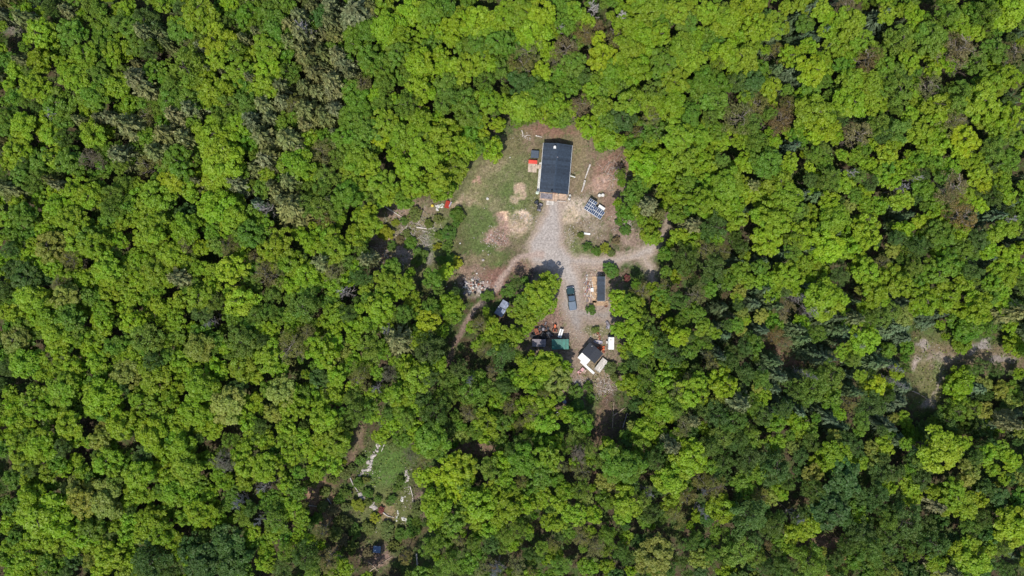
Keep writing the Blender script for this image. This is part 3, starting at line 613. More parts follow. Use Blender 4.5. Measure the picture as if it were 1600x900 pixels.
# ---------------------------------------------------------------- trees, written down tile by tile
# "ox oy | x y r type ..." : x, y, r measured in a 4x enlargement of the photo tile whose corner is (ox, oy)
TILES = """
0 0|230 190 90 L 230 350 90 L 200 550 80 L 430 180 80 G 600 120 70 G 620 260 70 G 500 330 80 L 450 480 80 L 600 450 70 G 80 420 60 L 70 600 60 G 330 640 90 G 560 600 70 G 430 720 60 W 120 780 70 L 290 830 70 L 560 830 70 L 700 300 80 L 700 520 70 L 690 740 60 P 820 150 70 G 780 40 60 L 900 110 80 E 1000 20 60 L 1010 210 60 S 860 260 70 G 920 310 60 E 1220 70 100 L 1310 90 60 L 1110 180 70 G 1170 270 50 O 1150 400 120 F 1340 240 90 Y 1450 90 60 G 1550 70 80 G 1530 170 60 G 1450 300 70 F 1340 350 70 L 1560 330 60 L 1500 430 80 L 860 490 80 P 960 430 70 G 1060 540 70 F 1310 540 100 L 930 570 70 P 900 650 60 G 1050 620 80 G 1170 600 70 G 1430 650 80 F 1560 560 60 L 1530 640 70 F 800 650 60 L 900 720 60 O 1010 760 60 G 1100 720 70 P 1180 690 70 P 800 780 80 P 1050 850 80 P 1150 860 70 P 1320 830 110 L 1480 770 70 L 1560 750 70 P 900 850 60 G
400 0|80 60 80 G 170 30 60 G 110 170 100 G 60 290 80 L 170 330 60 G 60 420 70 L 50 520 80 L 190 440 70 F 270 100 60 P 210 180 60 P 290 200 60 P 390 90 60 D 460 40 60 P 620 60 90 P 700 40 50 P 570 130 60 P 470 150 60 P 490 220 50 P 370 220 50 W 300 330 60 P 345 390 50 P 420 340 50 P 370 450 60 P 510 330 60 P 560 400 60 P 590 465 50 P 470 510 80 P 390 570 60 P 300 540 50 P 150 540 60 P 230 650 60 O 320 690 80 P 60 660 70 P 160 640 60 P 90 740 60 P 170 760 60 G 310 780 60 P 440 720 70 P 495 690 60 P 50 850 70 P 200 870 80 P 320 870 60 L 420 860 60 G 780 40 60 L 680 170 70 G 620 270 80 G 820 150 80 L 900 210 80 L 960 70 70 L 1080 60 70 G 1000 280 60 L 1090 160 70 L 1240 150 80 Y 1230 230 60 Y 1390 110 80 L 1430 190 70 L 1540 100 80 L 1380 270 70 G 1500 250 70 G 880 330 70 G 720 350 80 G 780 430 80 G 1010 370 70 L 1150 330 60 L 1160 410 60 L 900 470 60 G 800 530 60 F 665 530 55 O 590 560 60 G 1030 540 85 L 1200 520 70 G 1290 420 80 L 1420 360 80 L 1530 420 80 F 1300 600 80 F 1430 500 70 F 1160 640 70 F 940 650 80 F 780 630 60 F 620 640 70 G 600 740 80 G 550 850 70 G 680 820 80 G 800 760 80 L 760 850 60 Y 900 830 70 L 1020 760 70 L 900 740 50 L 1150 830 90 L 1260 790 60 L 1330 700 80 G 1450 620 80 L 1560 640 60 L 1400 740 50 L 1510 770 50 L 1300 880 60 L 1040 870 60 F
800 0|60 60 90 L 170 80 80 L 130 190 90 L 40 200 60 L 330 40 60 G 400 60 60 L 330 150 60 G 295 185 28 W 450 200 58 R 340 290 82 R 280 380 50 O 540 90 48 W 548 155 35 R 640 175 42 W 650 240 60 O 540 240 48 Y 570 340 90 Y 100 310 80 O 70 400 70 O 190 440 60 Y 390 380 70 G 300 440 60 G 620 440 70 G 440 480 60 D 60 500 70 D 170 560 70 G 60 650 80 L 270 640 70 L 360 540 60 G 180 690 60 L 430 650 60 R 330 720 60 G 560 660 60 L 560 560 60 G 490 790 80 L 600 850 70 L 270 750 50 L  720 60 60 L 860 40 90 L 740 160 80 L 830 230 70 L 930 200 70 L 1040 60 70 L 1100 130 70 G 1240 60 70 L 1350 130 70 L 1470 60 80 L 1560 150 80 L 1240 210 60 G 1430 200 60 L 730 310 70 L 850 350 60 L 770 420 80 L 760 490 60 L 960 400 90 G 1060 290 80 L 1100 390 70 L 1030 510 80 L 900 560 70 F 740 620 80 L 900 640 70 L 1000 640 80 L 1170 520 70 G 1300 510 80 G 1290 630 80 G 1210 610 60 G 1340 320 80 L 1220 310 60 G 1460 360 80 L 1500 500 80 D 1400 440 60 L 1560 420 60 G 1470 610 50 L 1430 720 95 O 1550 650 60 O 1250 740 60 F 1100 720 70 G 880 720 60 O 700 740 80 D 900 800 80 G 780 820 50 O 1050 850 80 L 1170 860 70 L 1190 800 60 Y 1440 870 60 L 760 880 60 G 880 880 60 L
1200 0|120 40 50 L 60 140 70 L 150 130 48 S 230 80 52 S 350 50 60 L 500 30 60 R 530 130 80 L 390 180 60 L 310 200 48 S 190 240 38 S 270 280 60 L 590 250 80 L 480 230 60 L 470 320 60 L 60 300 40 O 150 340 70 L 340 310 34 S 290 430 80 Y 50 430 58 S 120 470 52 S 180 460 48 S 490 410 60 G 640 360 76 R 690 120 70 S 850 230 90 F 760 70 60 L 930 90 60 L 1040 230 80 G 1150 70 90 F 1290 60 60 G 1210 150 70 L 1400 60 80 F 1530 60 80 Y 1380 190 60 F 1220 290 100 R 1320 380 80 F 1450 300 70 G 1550 320 70 O 750 400 70 G 900 370 70 L 1050 430 60 L 830 560 90 F 660 520 70 L 540 480 70 L 540 620 90 L 680 630 70 L 1030 530 70 O 1090 650 90 L 950 630 50 L 1200 640 80 F 1180 740 80 O 1380 620 100 L 1420 520 70 L 1530 480 70 L 1540 720 80 L 300 690 105 L 340 800 80 L 80 740 76 R 140 650 48 O 180 620 30 G 580 830 80 O 700 770 70 F 820 800 80 F 960 800 80 L 1000 870 60 L 1350 770 40 L 1250 860 80 Y 1450 820 60 L 440 850 50 L 50 880 50 L 200 850 60 G 1560 850 60 G
0 225|80 40 80 Y 30 120 50 L 110 180 70 G 220 100 70 G 310 70 70 L 420 100 80 G 550 90 70 B 640 140 60 G 740 60 70 P 660 40 60 G 910 120 70 O 960 50 70 P 1100 110 90 G 1060 220 70 Y 1150 250 70 L 1190 320 50 L 1360 120 100 L 1480 150 60 G 1340 240 80 L 1470 250 60 P 1390 30 100 L 240 210 80 F 90 360 60 L 120 430 80 G 230 330 60 L 320 290 60 L 440 290 80 L 540 330 80 L 670 390 78 F 340 410 80 L 430 480 80 L 530 540 80 G 840 310 70 L 950 330 90 L 860 410 70 L 1020 340 60 G 930 520 90 L 880 600 70 L 950 650 60 L 1160 440 70 D 1150 530 80 L 1000 460 60 F 1340 400 90 L 1430 440 80 L 1470 350 60 G 1560 420 60 G 1430 560 60 L 1540 560 80 G 1310 540 60 G 290 640 95 T 180 560 50 G 180 690 60 L 270 750 70 L 60 560 70 G 50 460 70 L 450 620 80 L 580 640 80 L 660 580 60 L 420 720 60 O 640 780 80 L 760 790 60 L 850 720 60 L 960 790 80 L 1060 700 80 L 1140 620 60 O 1240 650 60 L 1210 770 50 L 1130 830 65 P 1420 640 60 O 1490 690 60 Y 1440 790 80 Y 1330 810 60 L 400 840 70 L 540 840 70 L 360 880 60 O 60 780 60 D 130 830 80 D 260 830 60 D 700 860 70 L 860 850 60 L 1560 860 60 G 1580 700 40 O
400 225|240 120 90 L 320 200 60 L 60 180 50 L 200 230 65 P 130 300 60 P 60 100 70 P 90 40 60 P 230 400 90 P 170 330 50 P 100 400 50 W 30 500 70 L 30 380 60 S 400 40 60 O 430 200 80 F 500 80 60 F 640 90 80 L 700 140 70 L 560 150 50 L 560 50 60 G 400 280 60 F 600 240 70 L 770 240 80 L 880 70 60 L 960 140 80 L 1060 60 80 L 1200 50 80 L 1330 40 70 L 1480 30 68 L 1240 140 80 L 1120 230 80 L 980 260 80 L 870 300 70 L 1160 290 70 L 550 320 80 G 640 310 60 L 300 370 70 F 400 400 80 F 500 410 60 G 420 470 60 O 700 430 60 L 710 500 70 L 640 450 55 L 930 350 60 G 810 555 52 y 620 570 70 L 420 560 70 L 330 620 70 L 480 650 90 L 640 640 60 F 560 730 60 F 120 620 80 L 90 700 80 L 200 740 80 L 300 810 80 L 60 800 80 O 420 740 70 P 480 800 60 O 680 710 60 P 640 830 70 E 560 840 60 L 480 880 60 L 840 770 60 G 800 850 70 L 930 870 60 L 1020 710 60 g 1180 800 55 Y 1130 640 30 y 1200 560 55 g 1210 720 45 g 1100 840 60 G 990 440 50 f 1260 440 50 g 1150 570 35 g 1200 640 40 g 1150 730 32 g 1250 500 30 g 930 480 30 g 960 620 40 g 1010 730 36 g 1140 470 34 f 900 600 34 o 1080 500 30 f 850 640 34 g 870 490 24 y 1130 560 30 y 940 560 26 f 800 560 26 o
1000 225|60 120 90 L 200 100 90 L 300 80 80 L 60 210 60 L 170 230 70 L 330 180 60 L 450 130 60 L 680 110 70 L 800 110 80 G 590 140 45 L 930 30 60 S 950 110 60 L 1100 60 60 F 560 240 80 L 430 230 50 L 680 310 60 L 600 370 60 L 710 265 52 P 700 395 32 S 880 250 90 L 940 340 80 L 820 380 60 G 1070 150 40 Y 1150 240 60 F 1220 200 70 F 1350 80 50 L 1450 130 60 L 1290 240 70 L 1260 170 36 W 1330 380 50 T 1420 290 60 L 1520 200 60 L 1550 60 60 Y 1500 380 60 L 300 240 60 G 240 310 70 L 380 340 80 L 480 400 80 L 60 380 46 P 130 430 40 P 240 440 60 G 340 500 60 P 480 520 90 E 620 470 60 L 830 470 90 L 800 600 80 L 890 560 50 L 1080 430 60 L 1230 470 80 L 1050 570 90 L 1450 540 90 L 1350 500 50 G 1590 660 50 T 1200 640 80 Y 1130 690 60 L 1330 640 70 L 75 570 74 L 250 570 50 L 330 590 60 L 420 660 60 O 530 670 50 O 640 640 60 E 290 720 90 E 480 760 80 E 760 770 60 G 660 700 40 L 900 690 55 S 1020 640 50 S 740 710 50 S 1030 740 60 L 1140 800 70 L 940 820 80 L 800 860 60 L 560 850 60 G 150 890 46 O 230 830 46 Y 1260 820 60 E 1440 800 80 L 1400 730 60 L 1550 830 60 L 680 850 50 L
1200 225|870 150 60 L 950 100 60 G 1050 50 60 L 1160 140 60 L 1230 50 60 Y 1420 40 70 F 1330 180 70 L 1480 230 60 L 1530 100 70 G 820 280 45 W 890 215 28 W 1000 280 70 G 1060 350 60 G 1180 260 90 R 1250 310 60 L 1370 260 50 Y 1340 380 50 Y 1230 440 90 R 1430 330 60 E 1450 490 30 W 960 480 50 Y 1060 440 60 L  860 530 60 L 1110 570 80 G 1210 550 60 L 1440 560 60 L 1530 520 70 L 820 650 68 T 960 640 80 E 1090 690 50 L 1160 690 50 G 1250 650 70 G 1340 600 70 E 1400 650 60 L 1080 790 80 G 1180 760 70 G 1300 800 60 E 1450 780 60 L 1530 700 70 L 1420 860 60 L 1520 830 60 L 920 780 60 F 830 850 80 L 730 740 50 O 960 860 60 G 1250 870 60 L
0 450|60 60 70 G 170 60 80 L 380 50 80 T 540 50 70 G 660 30 60 L 500 130 60 L 620 150 60 L 800 50 60 L 900 70 60 L 980 110 60 L 1100 90 60 L 1220 60 80 L 1490 80 90 Y 1340 190 50 W 1440 180 60 G 1560 230 60 G 60 160 70 L 70 330 75 T 290 170 80 L 400 210 90 G 330 290 80 L 460 290 60 G 340 380 70 L 560 300 70 L 630 220 70 L 810 210 80 Y 900 190 40 Y 1000 180 60 L 1090 200 60 L 890 320 90 F 980 350 60 F 1090 300 60 G 1230 370 75 T 1500 340 90 F 1340 320 50 G 120 380 60 L 120 470 80 L 220 450 60 L 550 400 60 L 590 480 70 L 430 490 70 L 480 570 60 L 360 630 80 L 190 700 90 L 60 730 60 L 40 650 50 L 770 540 80 T 940 560 80 L 1050 440 60 G 1120 460 70 L 1200 510 50 L 1330 500 70 L 1500 490 80 L 1570 550 60 L 1240 620 90 L 600 680 100 L 690 740 70 L 560 770 60 L 870 720 80 L 940 670 60 L 1050 700 60 L 1190 780 80 L 1400 730 90 T 1480 790 60 Y 1330 860 60 Y 1560 720 70 L 1000 830 70 L 1100 860 60 L 400 860 80 L 280 790 60 L 60 820 70 L 130 850 60 L 730 860 80 L 640 880 60 T 870 860 60 L 1540 850 60 L
400 450|60 150 60 F 90 40 60 F 290 110 100 F 20 230 60 L 450 80 60 G 440 210 70 L 580 50 55 W 600 230 70 L 560 160 60 E 770 130 80 L 720 220 60 L 800 220 60 L 880 30 50 L 920 160 60 F 870 240 48 W 1070 210 68 Y 1170 110 60 L 1230 180 60 G 1080 120 60 G 210 370 100 O 310 290 50 O 70 430 80 L 130 500 60 L 410 400 90 L 540 400 60 T 700 370 90 F 880 330 80 P 1080 400 100 E 940 480 60 L 1000 560 90 L 500 550 70 L 640 560 75 O 610 620 50 Y 660 500 60 L 830 540 50 B 760 590 52 W 380 570 60 D 360 660 60 L 240 640 50 L 150 650 80 T 90 790 60 T 250 750 80 L 400 800 80 L 480 860 60 L 190 880 60 L 620 780 90 F 600 690 60 F 900 670 80 L 1020 690 60 D 1180 570 60 F 1190 700 70 F 1340 650 110 F 1450 620 50 F 1400 230 65 O 1350 250 40 L 1440 310 60 L 1540 420 90 E 1540 310 50 L 1260 520 60 E 1350 540 30 W 1400 560 45 G 1560 620 60 E 1500 720 60 L 1590 740 50 O 940 820 60 F 990 750 60 L 1110 790 90 E 830 780 60 F 850 860 60 L 1450 850 80 L 1330 790 60 O 1540 850 60 F 40 330 50 E
680 400|130 40 45 y 110 300 70 L 70 390 50 G 460 220 50 g 560 150 30 g 720 160 65 L 640 230 75 L 700 290 60 L 560 270 60 G 530 350 70 L 640 340 60 L 600 400 50 L 330 250 40 g 260 390 60 O 350 440 60 L 480 500 70 L 300 520 50 L 400 560 60 L 560 470 40 L 690 690 75 L 780 720 70 L 660 740 75 L 760 760 70 L 620 820 60 L 560 700 50 L 1100 90 52 g 975 335 32 g 1200 140 22 r 1290 220 60 O 1140 250 48 Y 1145 320 55 Y 1230 330 70 L 1230 440 80 L 1150 470 50 L 1300 540 80 L 1195 590 50 L 1410 310 70 L 1420 250 60 G 1480 440 70 L 1520 100 60 O 1400 560 80 E 1240 660 60 E 1320 690 70 F 1500 620 70 E 1220 800 70 L 1440 780 70 L 1340 780 70 F 1000 460 24 f 880 850 55 g 960 820 40 g 1100 700 40 f 1120 760 30 f
880 260|440 180 70 G 400 290 60 G 500 100 56 G 470 270 44 L 390 400 34 g 150 500 34 g 260 510 36 y 210 530 30 g 330 460 28 o 110 430 20 f 300 540 30 f 350 350 26 g
800 590|80 30 60 L 270 30 80 T 190 180 80 L 60 180 60 L 200 270 80 L 110 300 50 L 350 240 60 L 400 190 50 g 450 290 80 G 420 380 60 F 490 130 30 g 760 60 80 F 860 90 80 F 980 90 80 L 1140 100 80 L 1340 30 90 L 960 190 80 L 850 190 60 L 1280 150 50 T 1420 150 70 P 1570 130 50 L 840 340 80 L 930 370 60 L 1080 300 60 O 1140 260 50 P 1110 300 28 W 1290 240 80 E 1390 290 80 E 1200 200 60 E 1500 380 80 F 820 430 80 F 1010 430 60 P 720 430 50 E 625 465 68 L 1120 510 100 L 1250 430 80 E 1330 540 80 E 1490 500 80 E 240 430 70 L 240 510 80 L 70 400 70 F 420 490 46 B 440 600 60 O 560 530 60 F 590 650 60 T 660 560 80 G 740 570 80 G 60 530 80 G 180 620 70 G 700 690 50 L 340 720 60 L 300 800 60 L 180 760 60 Y 80 800 60 L 110 700 60 G 280 640 60 G 470 760 40 T 720 790 80 L 590 780 60 G 700 860 60 L 1000 580 60 G 1000 660 90 L 1180 640 60 O 1270 690 80 O 1190 680 34 W 1150 790 30 W 820 700 38 W 1000 790 60 L 1100 750 55 O 1330 830 85 L 1170 870 50 L 880 850 60 E 1030 870 60 O 1480 700 60 G 1560 600 60 G 1560 750 50 O
1200 450|40 40 60 L 40 210 60 G 180 20 40 L 380 70 100 L 620 110 50 L 700 30 80 L 500 190 50 L 550 190 50 P 720 180 70 F 860 180 60 T 1000 90 90 L 1130 60 90 L 1330 120 90 L 1400 60 60 G 1500 110 60 Y 1270 230 90 G 1390 250 80 F 1230 350 65 L 1560 150 60 P 1530 240 50 L 1540 350 60 L 1590 380 50 L 1090 230 30 L 265 140 66 X 330 150 40 X 160 60 50 X 110 150 60 R 160 250 60 S 200 310 60 S 60 300 45 R 115 350 40 R 310 280 60 F 430 260 64 S 400 180 64 S 620 320 80 L 560 380 60 L 750 270 56 S 840 240 60 S 850 320 56 S 490 345 36 X 350 420 60 S 270 400 50 S 40 460 60 S 480 410 50 L 640 470 70 S 700 450 50 S 540 460 50 F 760 390 60 G 880 380 50 G 750 460 30 X 210 520 30 X 780 560 28 X 400 540 80 F 300 620 100 F 190 650 60 E 50 540 64 S 40 620 50 S 420 690 70 G 540 650 60 S 510 730 40 O 690 620 70 Y 760 600 50 L 820 530 50 L 590 550 40 L 860 620 50 S 830 710 60 S 650 740 80 E 380 800 64 S 440 860 60 S 600 840 60 F 720 840 60 S 860 830 50 L 100 760 60 E 200 850 70 L 60 850 60 G 270 750 46 S 1220 590 100 L 1370 600 50 T 1350 490 60 E 1440 520 60 E 1480 640 60 T 1560 690 60 T 1580 540 40 L 1180 770 90 F 1280 760 60 F 1370 770 55 T 1450 870 60 L 1130 840 70 E 980 880 60 E 1320 880 60 E 1540 840 50 P
0 675|40 20 50 L 210 90 80 L 370 100 60 E 450 40 60 L 610 50 70 T 930 30 80 L 1040 50 60 G 1100 90 80 L 1330 20 40 Y 1430 60 60 F 110 170 80 L 60 300 60 G 330 200 60 G 290 270 60 L 380 230 60 L 500 250 60 L 650 200 80 L 690 120 60 L 800 200 60 G 840 280 80 L 900 220 60 L 1030 160 60 L 1150 240 80 L 1040 290 60 L 1060 380 80 L 1180 410 70 L 820 370 70 L 890 410 60 L 800 440 60 L 440 350 60 T 560 350 60 T 620 430 90 T 480 460 80 T 690 480 60 T 180 430 80 L 230 530 120 Y 50 470 60 G 50 560 60 L 350 450 50 E 1540 80 60 L 1380 200 70 B 1520 220 80 L 1390 320 60 L 1520 310 60 L 1300 400 60 L 1510 400 50 W 1230 520 80 Y 1140 540 60 L 1340 550 60 L 1500 540 70 F 900 530 60 L 960 560 70 L 890 630 70 L 1000 650 80 L 1080 700 60 L 540 600 80 G 480 670 80 L 720 600 60 L 790 650 70 L 300 700 60 L 230 730 60 L 560 750 60 L 650 790 80 L 620 860 70 Y 550 820 50 T 60 820 60 L 140 820 70 L 40 720 60 L 270 830 60 G 350 850 60 G 450 810 60 D 930 800 110 E 880 870 80 E 1020 860 80 E 1180 740 80 D 1260 830 90 D 1400 700 90 D 1430 830 90 D 1530 760 60 D 1120 780 60 L 1560 640 50 L
400 675|40 50 60 L 180 60 70 L 270 40 60 L 60 230 80 L 200 150 60 L 390 160 70 L 450 110 60 L 370 250 70 L 480 210 60 L 510 60 80 L 180 340 60 L 70 350 56 W 240 380 60 G 210 470 60 L 110 560 90 F 30 520 40 W 180 760 60 F 60 770 60 L 300 790 90 E 440 820 60 O 920 40 60 G 860 80 50 f 780 30 50 L 1100 60 90 G 1150 130 60 G 1280 20 60 T 1430 30 60 L 970 150 52 B 1050 290 60 Y 1200 270 80 Y 1290 230 80 Y 1230 390 70 Y 1460 230 70 F 1540 180 60 L 1560 310 60 L 1470 370 60 L 1120 480 80 L 1390 480 90 L 1330 410 60 L 1380 580 60 L 1560 500 80 L 1230 580 80 G 1100 730 70 F 930 790 50 O 1200 840 80 F 1420 850 60 O 1530 840 55 W 480 490 46 o 380 540 40 g 640 320 40 g 700 380 34 g 640 460 44 y 560 380 40 g 740 540 36 y 780 490 22 r 880 350 30 g 430 380 36 f 350 320 36 f 300 470 40 f 330 560 44 g 420 470 40 f 520 420 40 g 560 560 44 f 620 620 50 g 500 640 50 f 400 640 50 O 700 600 40 f 820 640 44 f 900 640 40 g 600 720 50 f 700 760 40 o 860 720 40 f 980 620 50 g 560 260 40 f 480 300 40 f 690 300 28 f 760 420 30 g 700 440 28 f 830 440 26 f 960 560 26 g 1000 460 26 f 560 470 34 f 690 440 26 g 850 420 30 g 600 620 40 o 520 560 40 f 700 620 40 g 820 600 36 f 860 700 40 f 960 600 40 o 1000 500 36 f 650 180 34 g 600 230 30 f 900 300 30 g 540 680 40 o 700 760 36 g
1000 675|60 60 80 E 640 60 60 E 540 180 70 F 690 140 80 E 860 80 60 L 1010 20 50 L 1080 80 60 E 1020 160 50 E 1230 150 80 L 1370 200 60 L 1470 180 60 T 1540 100 60 L 860 230 110 E 930 320 60 E 640 310 60 G 830 410 60 T 900 400 40 L 1110 380 80 E 1300 300 100 D 1220 500 110 D 1290 560 60 D 1080 590 70 Y 940 500 40 W 700 550 110 E 820 600 80 E 580 520 60 F 980 640 70 L 930 730 50 L 620 760 100 F 740 800 60 F 820 720 30 R 380 800 60 T 460 780 50 F 100 790 100 T 1080 820 110 F 900 860 70 E 1300 720 60 E 1400 650 90 E 1460 750 90 E 1530 850 80 F 1500 400 80 E 1570 350 50 L 1350 820 60 G
1200 675|1100 130 100 Y 1000 190 70 F 950 40 60 G 880 80 40 L 840 60 45 S 1230 80 60 L 1380 140 60 L 1290 240 70 T 1420 240 50 L 1490 300 40 L 1540 180 60 L 980 310 60 E 800 340 70 L 700 400 80 E 920 420 60 L 1040 460 60 P 1180 400 80 L 1330 430 60 Y 1240 480 80 L 1460 420 60 D 1280 600 70 F 860 560 110 E 760 660 80 E 1000 580 60 E 1560 600 90 Y 1060 700 100 E 920 700 80 E 1300 790 100 L 1400 740 60 L 760 830 60 F 1490 730 60 F 1570 760 50 S 1140 870 60 P 1500 870 60 E 1160 110 40 T
"""
TYPES = {  # kind, colour (linear), spread, colour word
 'L': ('leafy', (0.188, 0.318, 0.017), 'bright green'), 'Y': ('leafy', (0.245, 0.370, 0.018), 'yellow-green'), 'G': ('leafy', (0.118, 0.238, 0.020), 'mid green'),
 'D': ('leafy', (0.066, 0.145, 0.028), 'dark green'), 'F': ('feathery', (0.145, 0.255, 0.030), 'soft green'), 'E': ('feathery', (0.090, 0.170, 0.030), 'deep green'),
 'O': ('budding', (0.215, 0.225, 0.065), 'pale olive'), 'T': ('leafy', (0.225, 0.285, 0.045), 'golden olive'), 'R': ('budding', (0.225, 0.185, 0.070), 'rusty brown'), 'B': ('budding', (0.19, 0.18, 0.13), 'grey budding'),
 'P': ('pine', (0.150, 0.172, 0.064), 'grey-green'), 'S': ('spruce', (0.090, 0.140, 0.062), 'dark blue-green'), 'W': ('dead', (1, 1, 1), 'bare pale grey'), 'X': ('deadc', (1, 1, 1), 'bare whitish'),
 'g': ('shrub', (0.095, 0.200, 0.022), 'mid green'), 'y': ('shrub', (0.220, 0.290, 0.018), 'yellow-green'), 'f': ('shrub', (0.13, 0.18, 0.035), 'soft green'), 'r': ('shrub', (0.26, 0.10, 0.07), 'reddish'), 'o': ('shrub', (0.17, 0.15, 0.07), 'pale olive'),
}
NAMES = {'leafy': ('broadleaf_tree', 'leafy tree', 'leafy trees of the forest canopy'), 'feathery': ('feathery_tree', 'feathery tree', 'fine-leaved feathery trees of the forest'), 'budding': ('budding_tree', 'budding tree', 'thinly leafed budding trees of the forest'),
         'pine': ('pine_tree', 'pine tree', 'grey-green pines of the forest'), 'spruce': ('spruce_tree', 'spruce tree', 'pointed dark spruces of the forest'), 'dead': ('dead_tree', 'dead tree', 'bare dead trees of the forest'),
         'deadc': ('dead_spruce', 'dead spruce', 'bare dead spruces of the forest'), 'shrub': ('shrub', 'shrub', 'low shrubs of the clearings')}
NOUN = {'leafy': 'leafy tree', 'feathery': 'feathery tree', 'budding': 'thinly leafed tree', 'pine': 'pine', 'spruce': 'pointed spruce', 'dead': 'dead tree', 'deadc': 'dead spruce', 'shrub': 'low shrub'}
TREES = []
for line in TILES.strip().splitlines():
    o, rest = line.split('|'); ox, oy = map(float, o.split()); w = rest.split()
    for i in range(0, len(w), 4):
        x, y, r, t = float(w[i]) / 4 + ox, float(w[i + 1]) / 4 + oy, float(w[i + 2]) / 4, w[i + 3]
        if any(math.hypot(x - a, y - b) < (r + c) * .42 for a, b, c, d in TREES):
            continue
        TREES.append((x, y, r, t))
rt = random.Random(3)
# the filler between the noted trees takes the mix of its part of the forest
def mix_at(x, y):
    if x < 560 and y < 330: return 'LLGGFPGEF' if x < 400 else 'PPPGGF'
    if y < 400 and 560 <= x < 1150: return 'LLLLGGF'
    if y < 440 and x >= 1150: return 'LLLGFFLES'
    if x > 1120 and y < 680: return 'SSSEEFGLT'
    if y > 620 and x > 950: return 'EEEDDFGLT'
    if x > 650: return 'LLGGEFFO'
    return 'LLLLGGFE'
grid = {}
def near(x, y, r, f):
    for i in range(int(x // 40) - 1, int(x // 40) + 2):
        for j in range(int(y // 40) - 1, int(y // 40) + 2):
            for a, b, c in grid.get((i, j), ()):
                if math.hypot(x - a, y - b) < (r + c) * f: return True
    return False
def put(x, y, r): grid.setdefault((int(x // 40), int(y // 40)), []).append((x, y, r))
for x, y, r, t in TREES: put(x, y, r)
openpts = lambda x, y, g: any(in_poly([x + dx], [y + dy], q)[0] for q in OPEN for dx, dy in ((0, 0), (g, 0), (-g, 0), (0, g), (0, -g)))
FILL = []
for k in range(9000):
    r = rt.uniform(9, 17) if k < 4500 else rt.uniform(6, 10)
    x, y = rt.uniform(-30, 1630), rt.uniform(-30, 930)
    if near(x, y, r, .54 if k < 4500 else .60): continue
    if openpts(x, y, r * .9): continue
    if any(((x - a) / (c + 4)) ** 2 + ((y - b) / (d + 4)) ** 2 < 1 for a, b, c, d in DARKGAPS): continue
    FILL.append((x, y, r, rt.choice(mix_at(x, y)))); put(x, y, r)
print('noted', len(TREES), 'fill', len(FILL))

def jitter(col, rnd, s=.14):
    v = 1 + rnd.uniform(-s, s); w = 1 + rnd.uniform(-s, s) * .7
    return (col[0] * v * w, col[1] * v, col[2] * v * (1 + rnd.uniform(-.2, .3)))
def height(kind, r_m, rnd, px=0, py=0):
    if kind == 'shrub': return r_m * 1.15 + .3
    if kind == 'spruce': return (r_m * 2.3 + 5.5 + rnd.uniform(-1, 1.5)) * (.5 if px > 1385 and 500 < py < 690 else 1)
    if kind == 'pine': return r_m * 1.6 + 9 + rnd.uniform(-1, 2)
    if kind in ('dead', 'deadc'): return 14 + rnd.uniform(-2, 1.5)
    h = 8.5 + r_m * 1.6 + rnd.uniform(-1.1, 1.1)
    if 690 < px < 1060 and 190 < py < 700: h *= .72
    if 1385 < px < 1600 and 500 < py < 690: h *= .5
    return h
allt = sorted([(r, x, y, t, True) for x, y, r, t in TREES] + [(r, x, y, t, False) for x, y, r, t in FILL], key=lambda q: -q[0])
seen_n = {}; SINGLE = []; MASS = []
for r, x, y, t, noted in allt:
    kd = TYPES[t][0]
    inframe = -r * .3 < x < 1600 + r * .3 and -r * .3 < y < 900 + r * .3
    lim = {'leafy': 300, 'feathery': 300}.get(kd, 300)
    if inframe and seen_n.get(kd, 0) < lim and r > 6.5:
        seen_n[kd] = seen_n.get(kd, 0) + 1; SINGLE.append((x, y, r, t))
    else: MASS.append((x, y, r, t))
print('single', len(SINGLE), seen_n, 'mass', len(MASS))

used = set()
def tree_label(x, y, r, t, kd, rm):
    word = TYPES[t][2]
    size = 'very large' if r > 24 else 'large' if r > 18.5 else 'medium' if r > 13 else 'small' if r > 9 else 'tiny'
    fx, fy = x / 16, y / 9
    for dig in (0, 1):
        s = f"{size} {word} {NOUN[kd]} {min(100, max(0, fx)):.{dig}f}% across and {min(100, max(0, fy)):.{dig}f}% down the photo"
        if s not in used: break
    used.add(s); return s
NEAR = [(770, 232.5, 'lone round bright green tree at the upper left edge of the grassy yard'), (1019, 367, 'bright green leafy tree inside the bend of the gravel side track'),
        (923, 484, 'small round green bush below the boards of the narrow dark shed'), (955, 422, 'mid green shrub above the narrow dark-roofed shed'), (933, 22, 'tall bare pale dead tree standing near the top edge of the photo')]
rt = random.Random(11)
def crown_place(kd, h, r):
    """centre height, scale of the crown mesh"""
    if kd == 'shrub': return h * .42, (r, r, h * .52)
    if kd == 'spruce': return h * .06, (r * 1.25, r * 1.25, h * .94)
    if kd == 'pine': return h * .42, (r * 1.22, r * 1.22, h * .60)
    rv = max(r * 1.0, 1.6); return h - rv * 1.08, (r, r, rv)
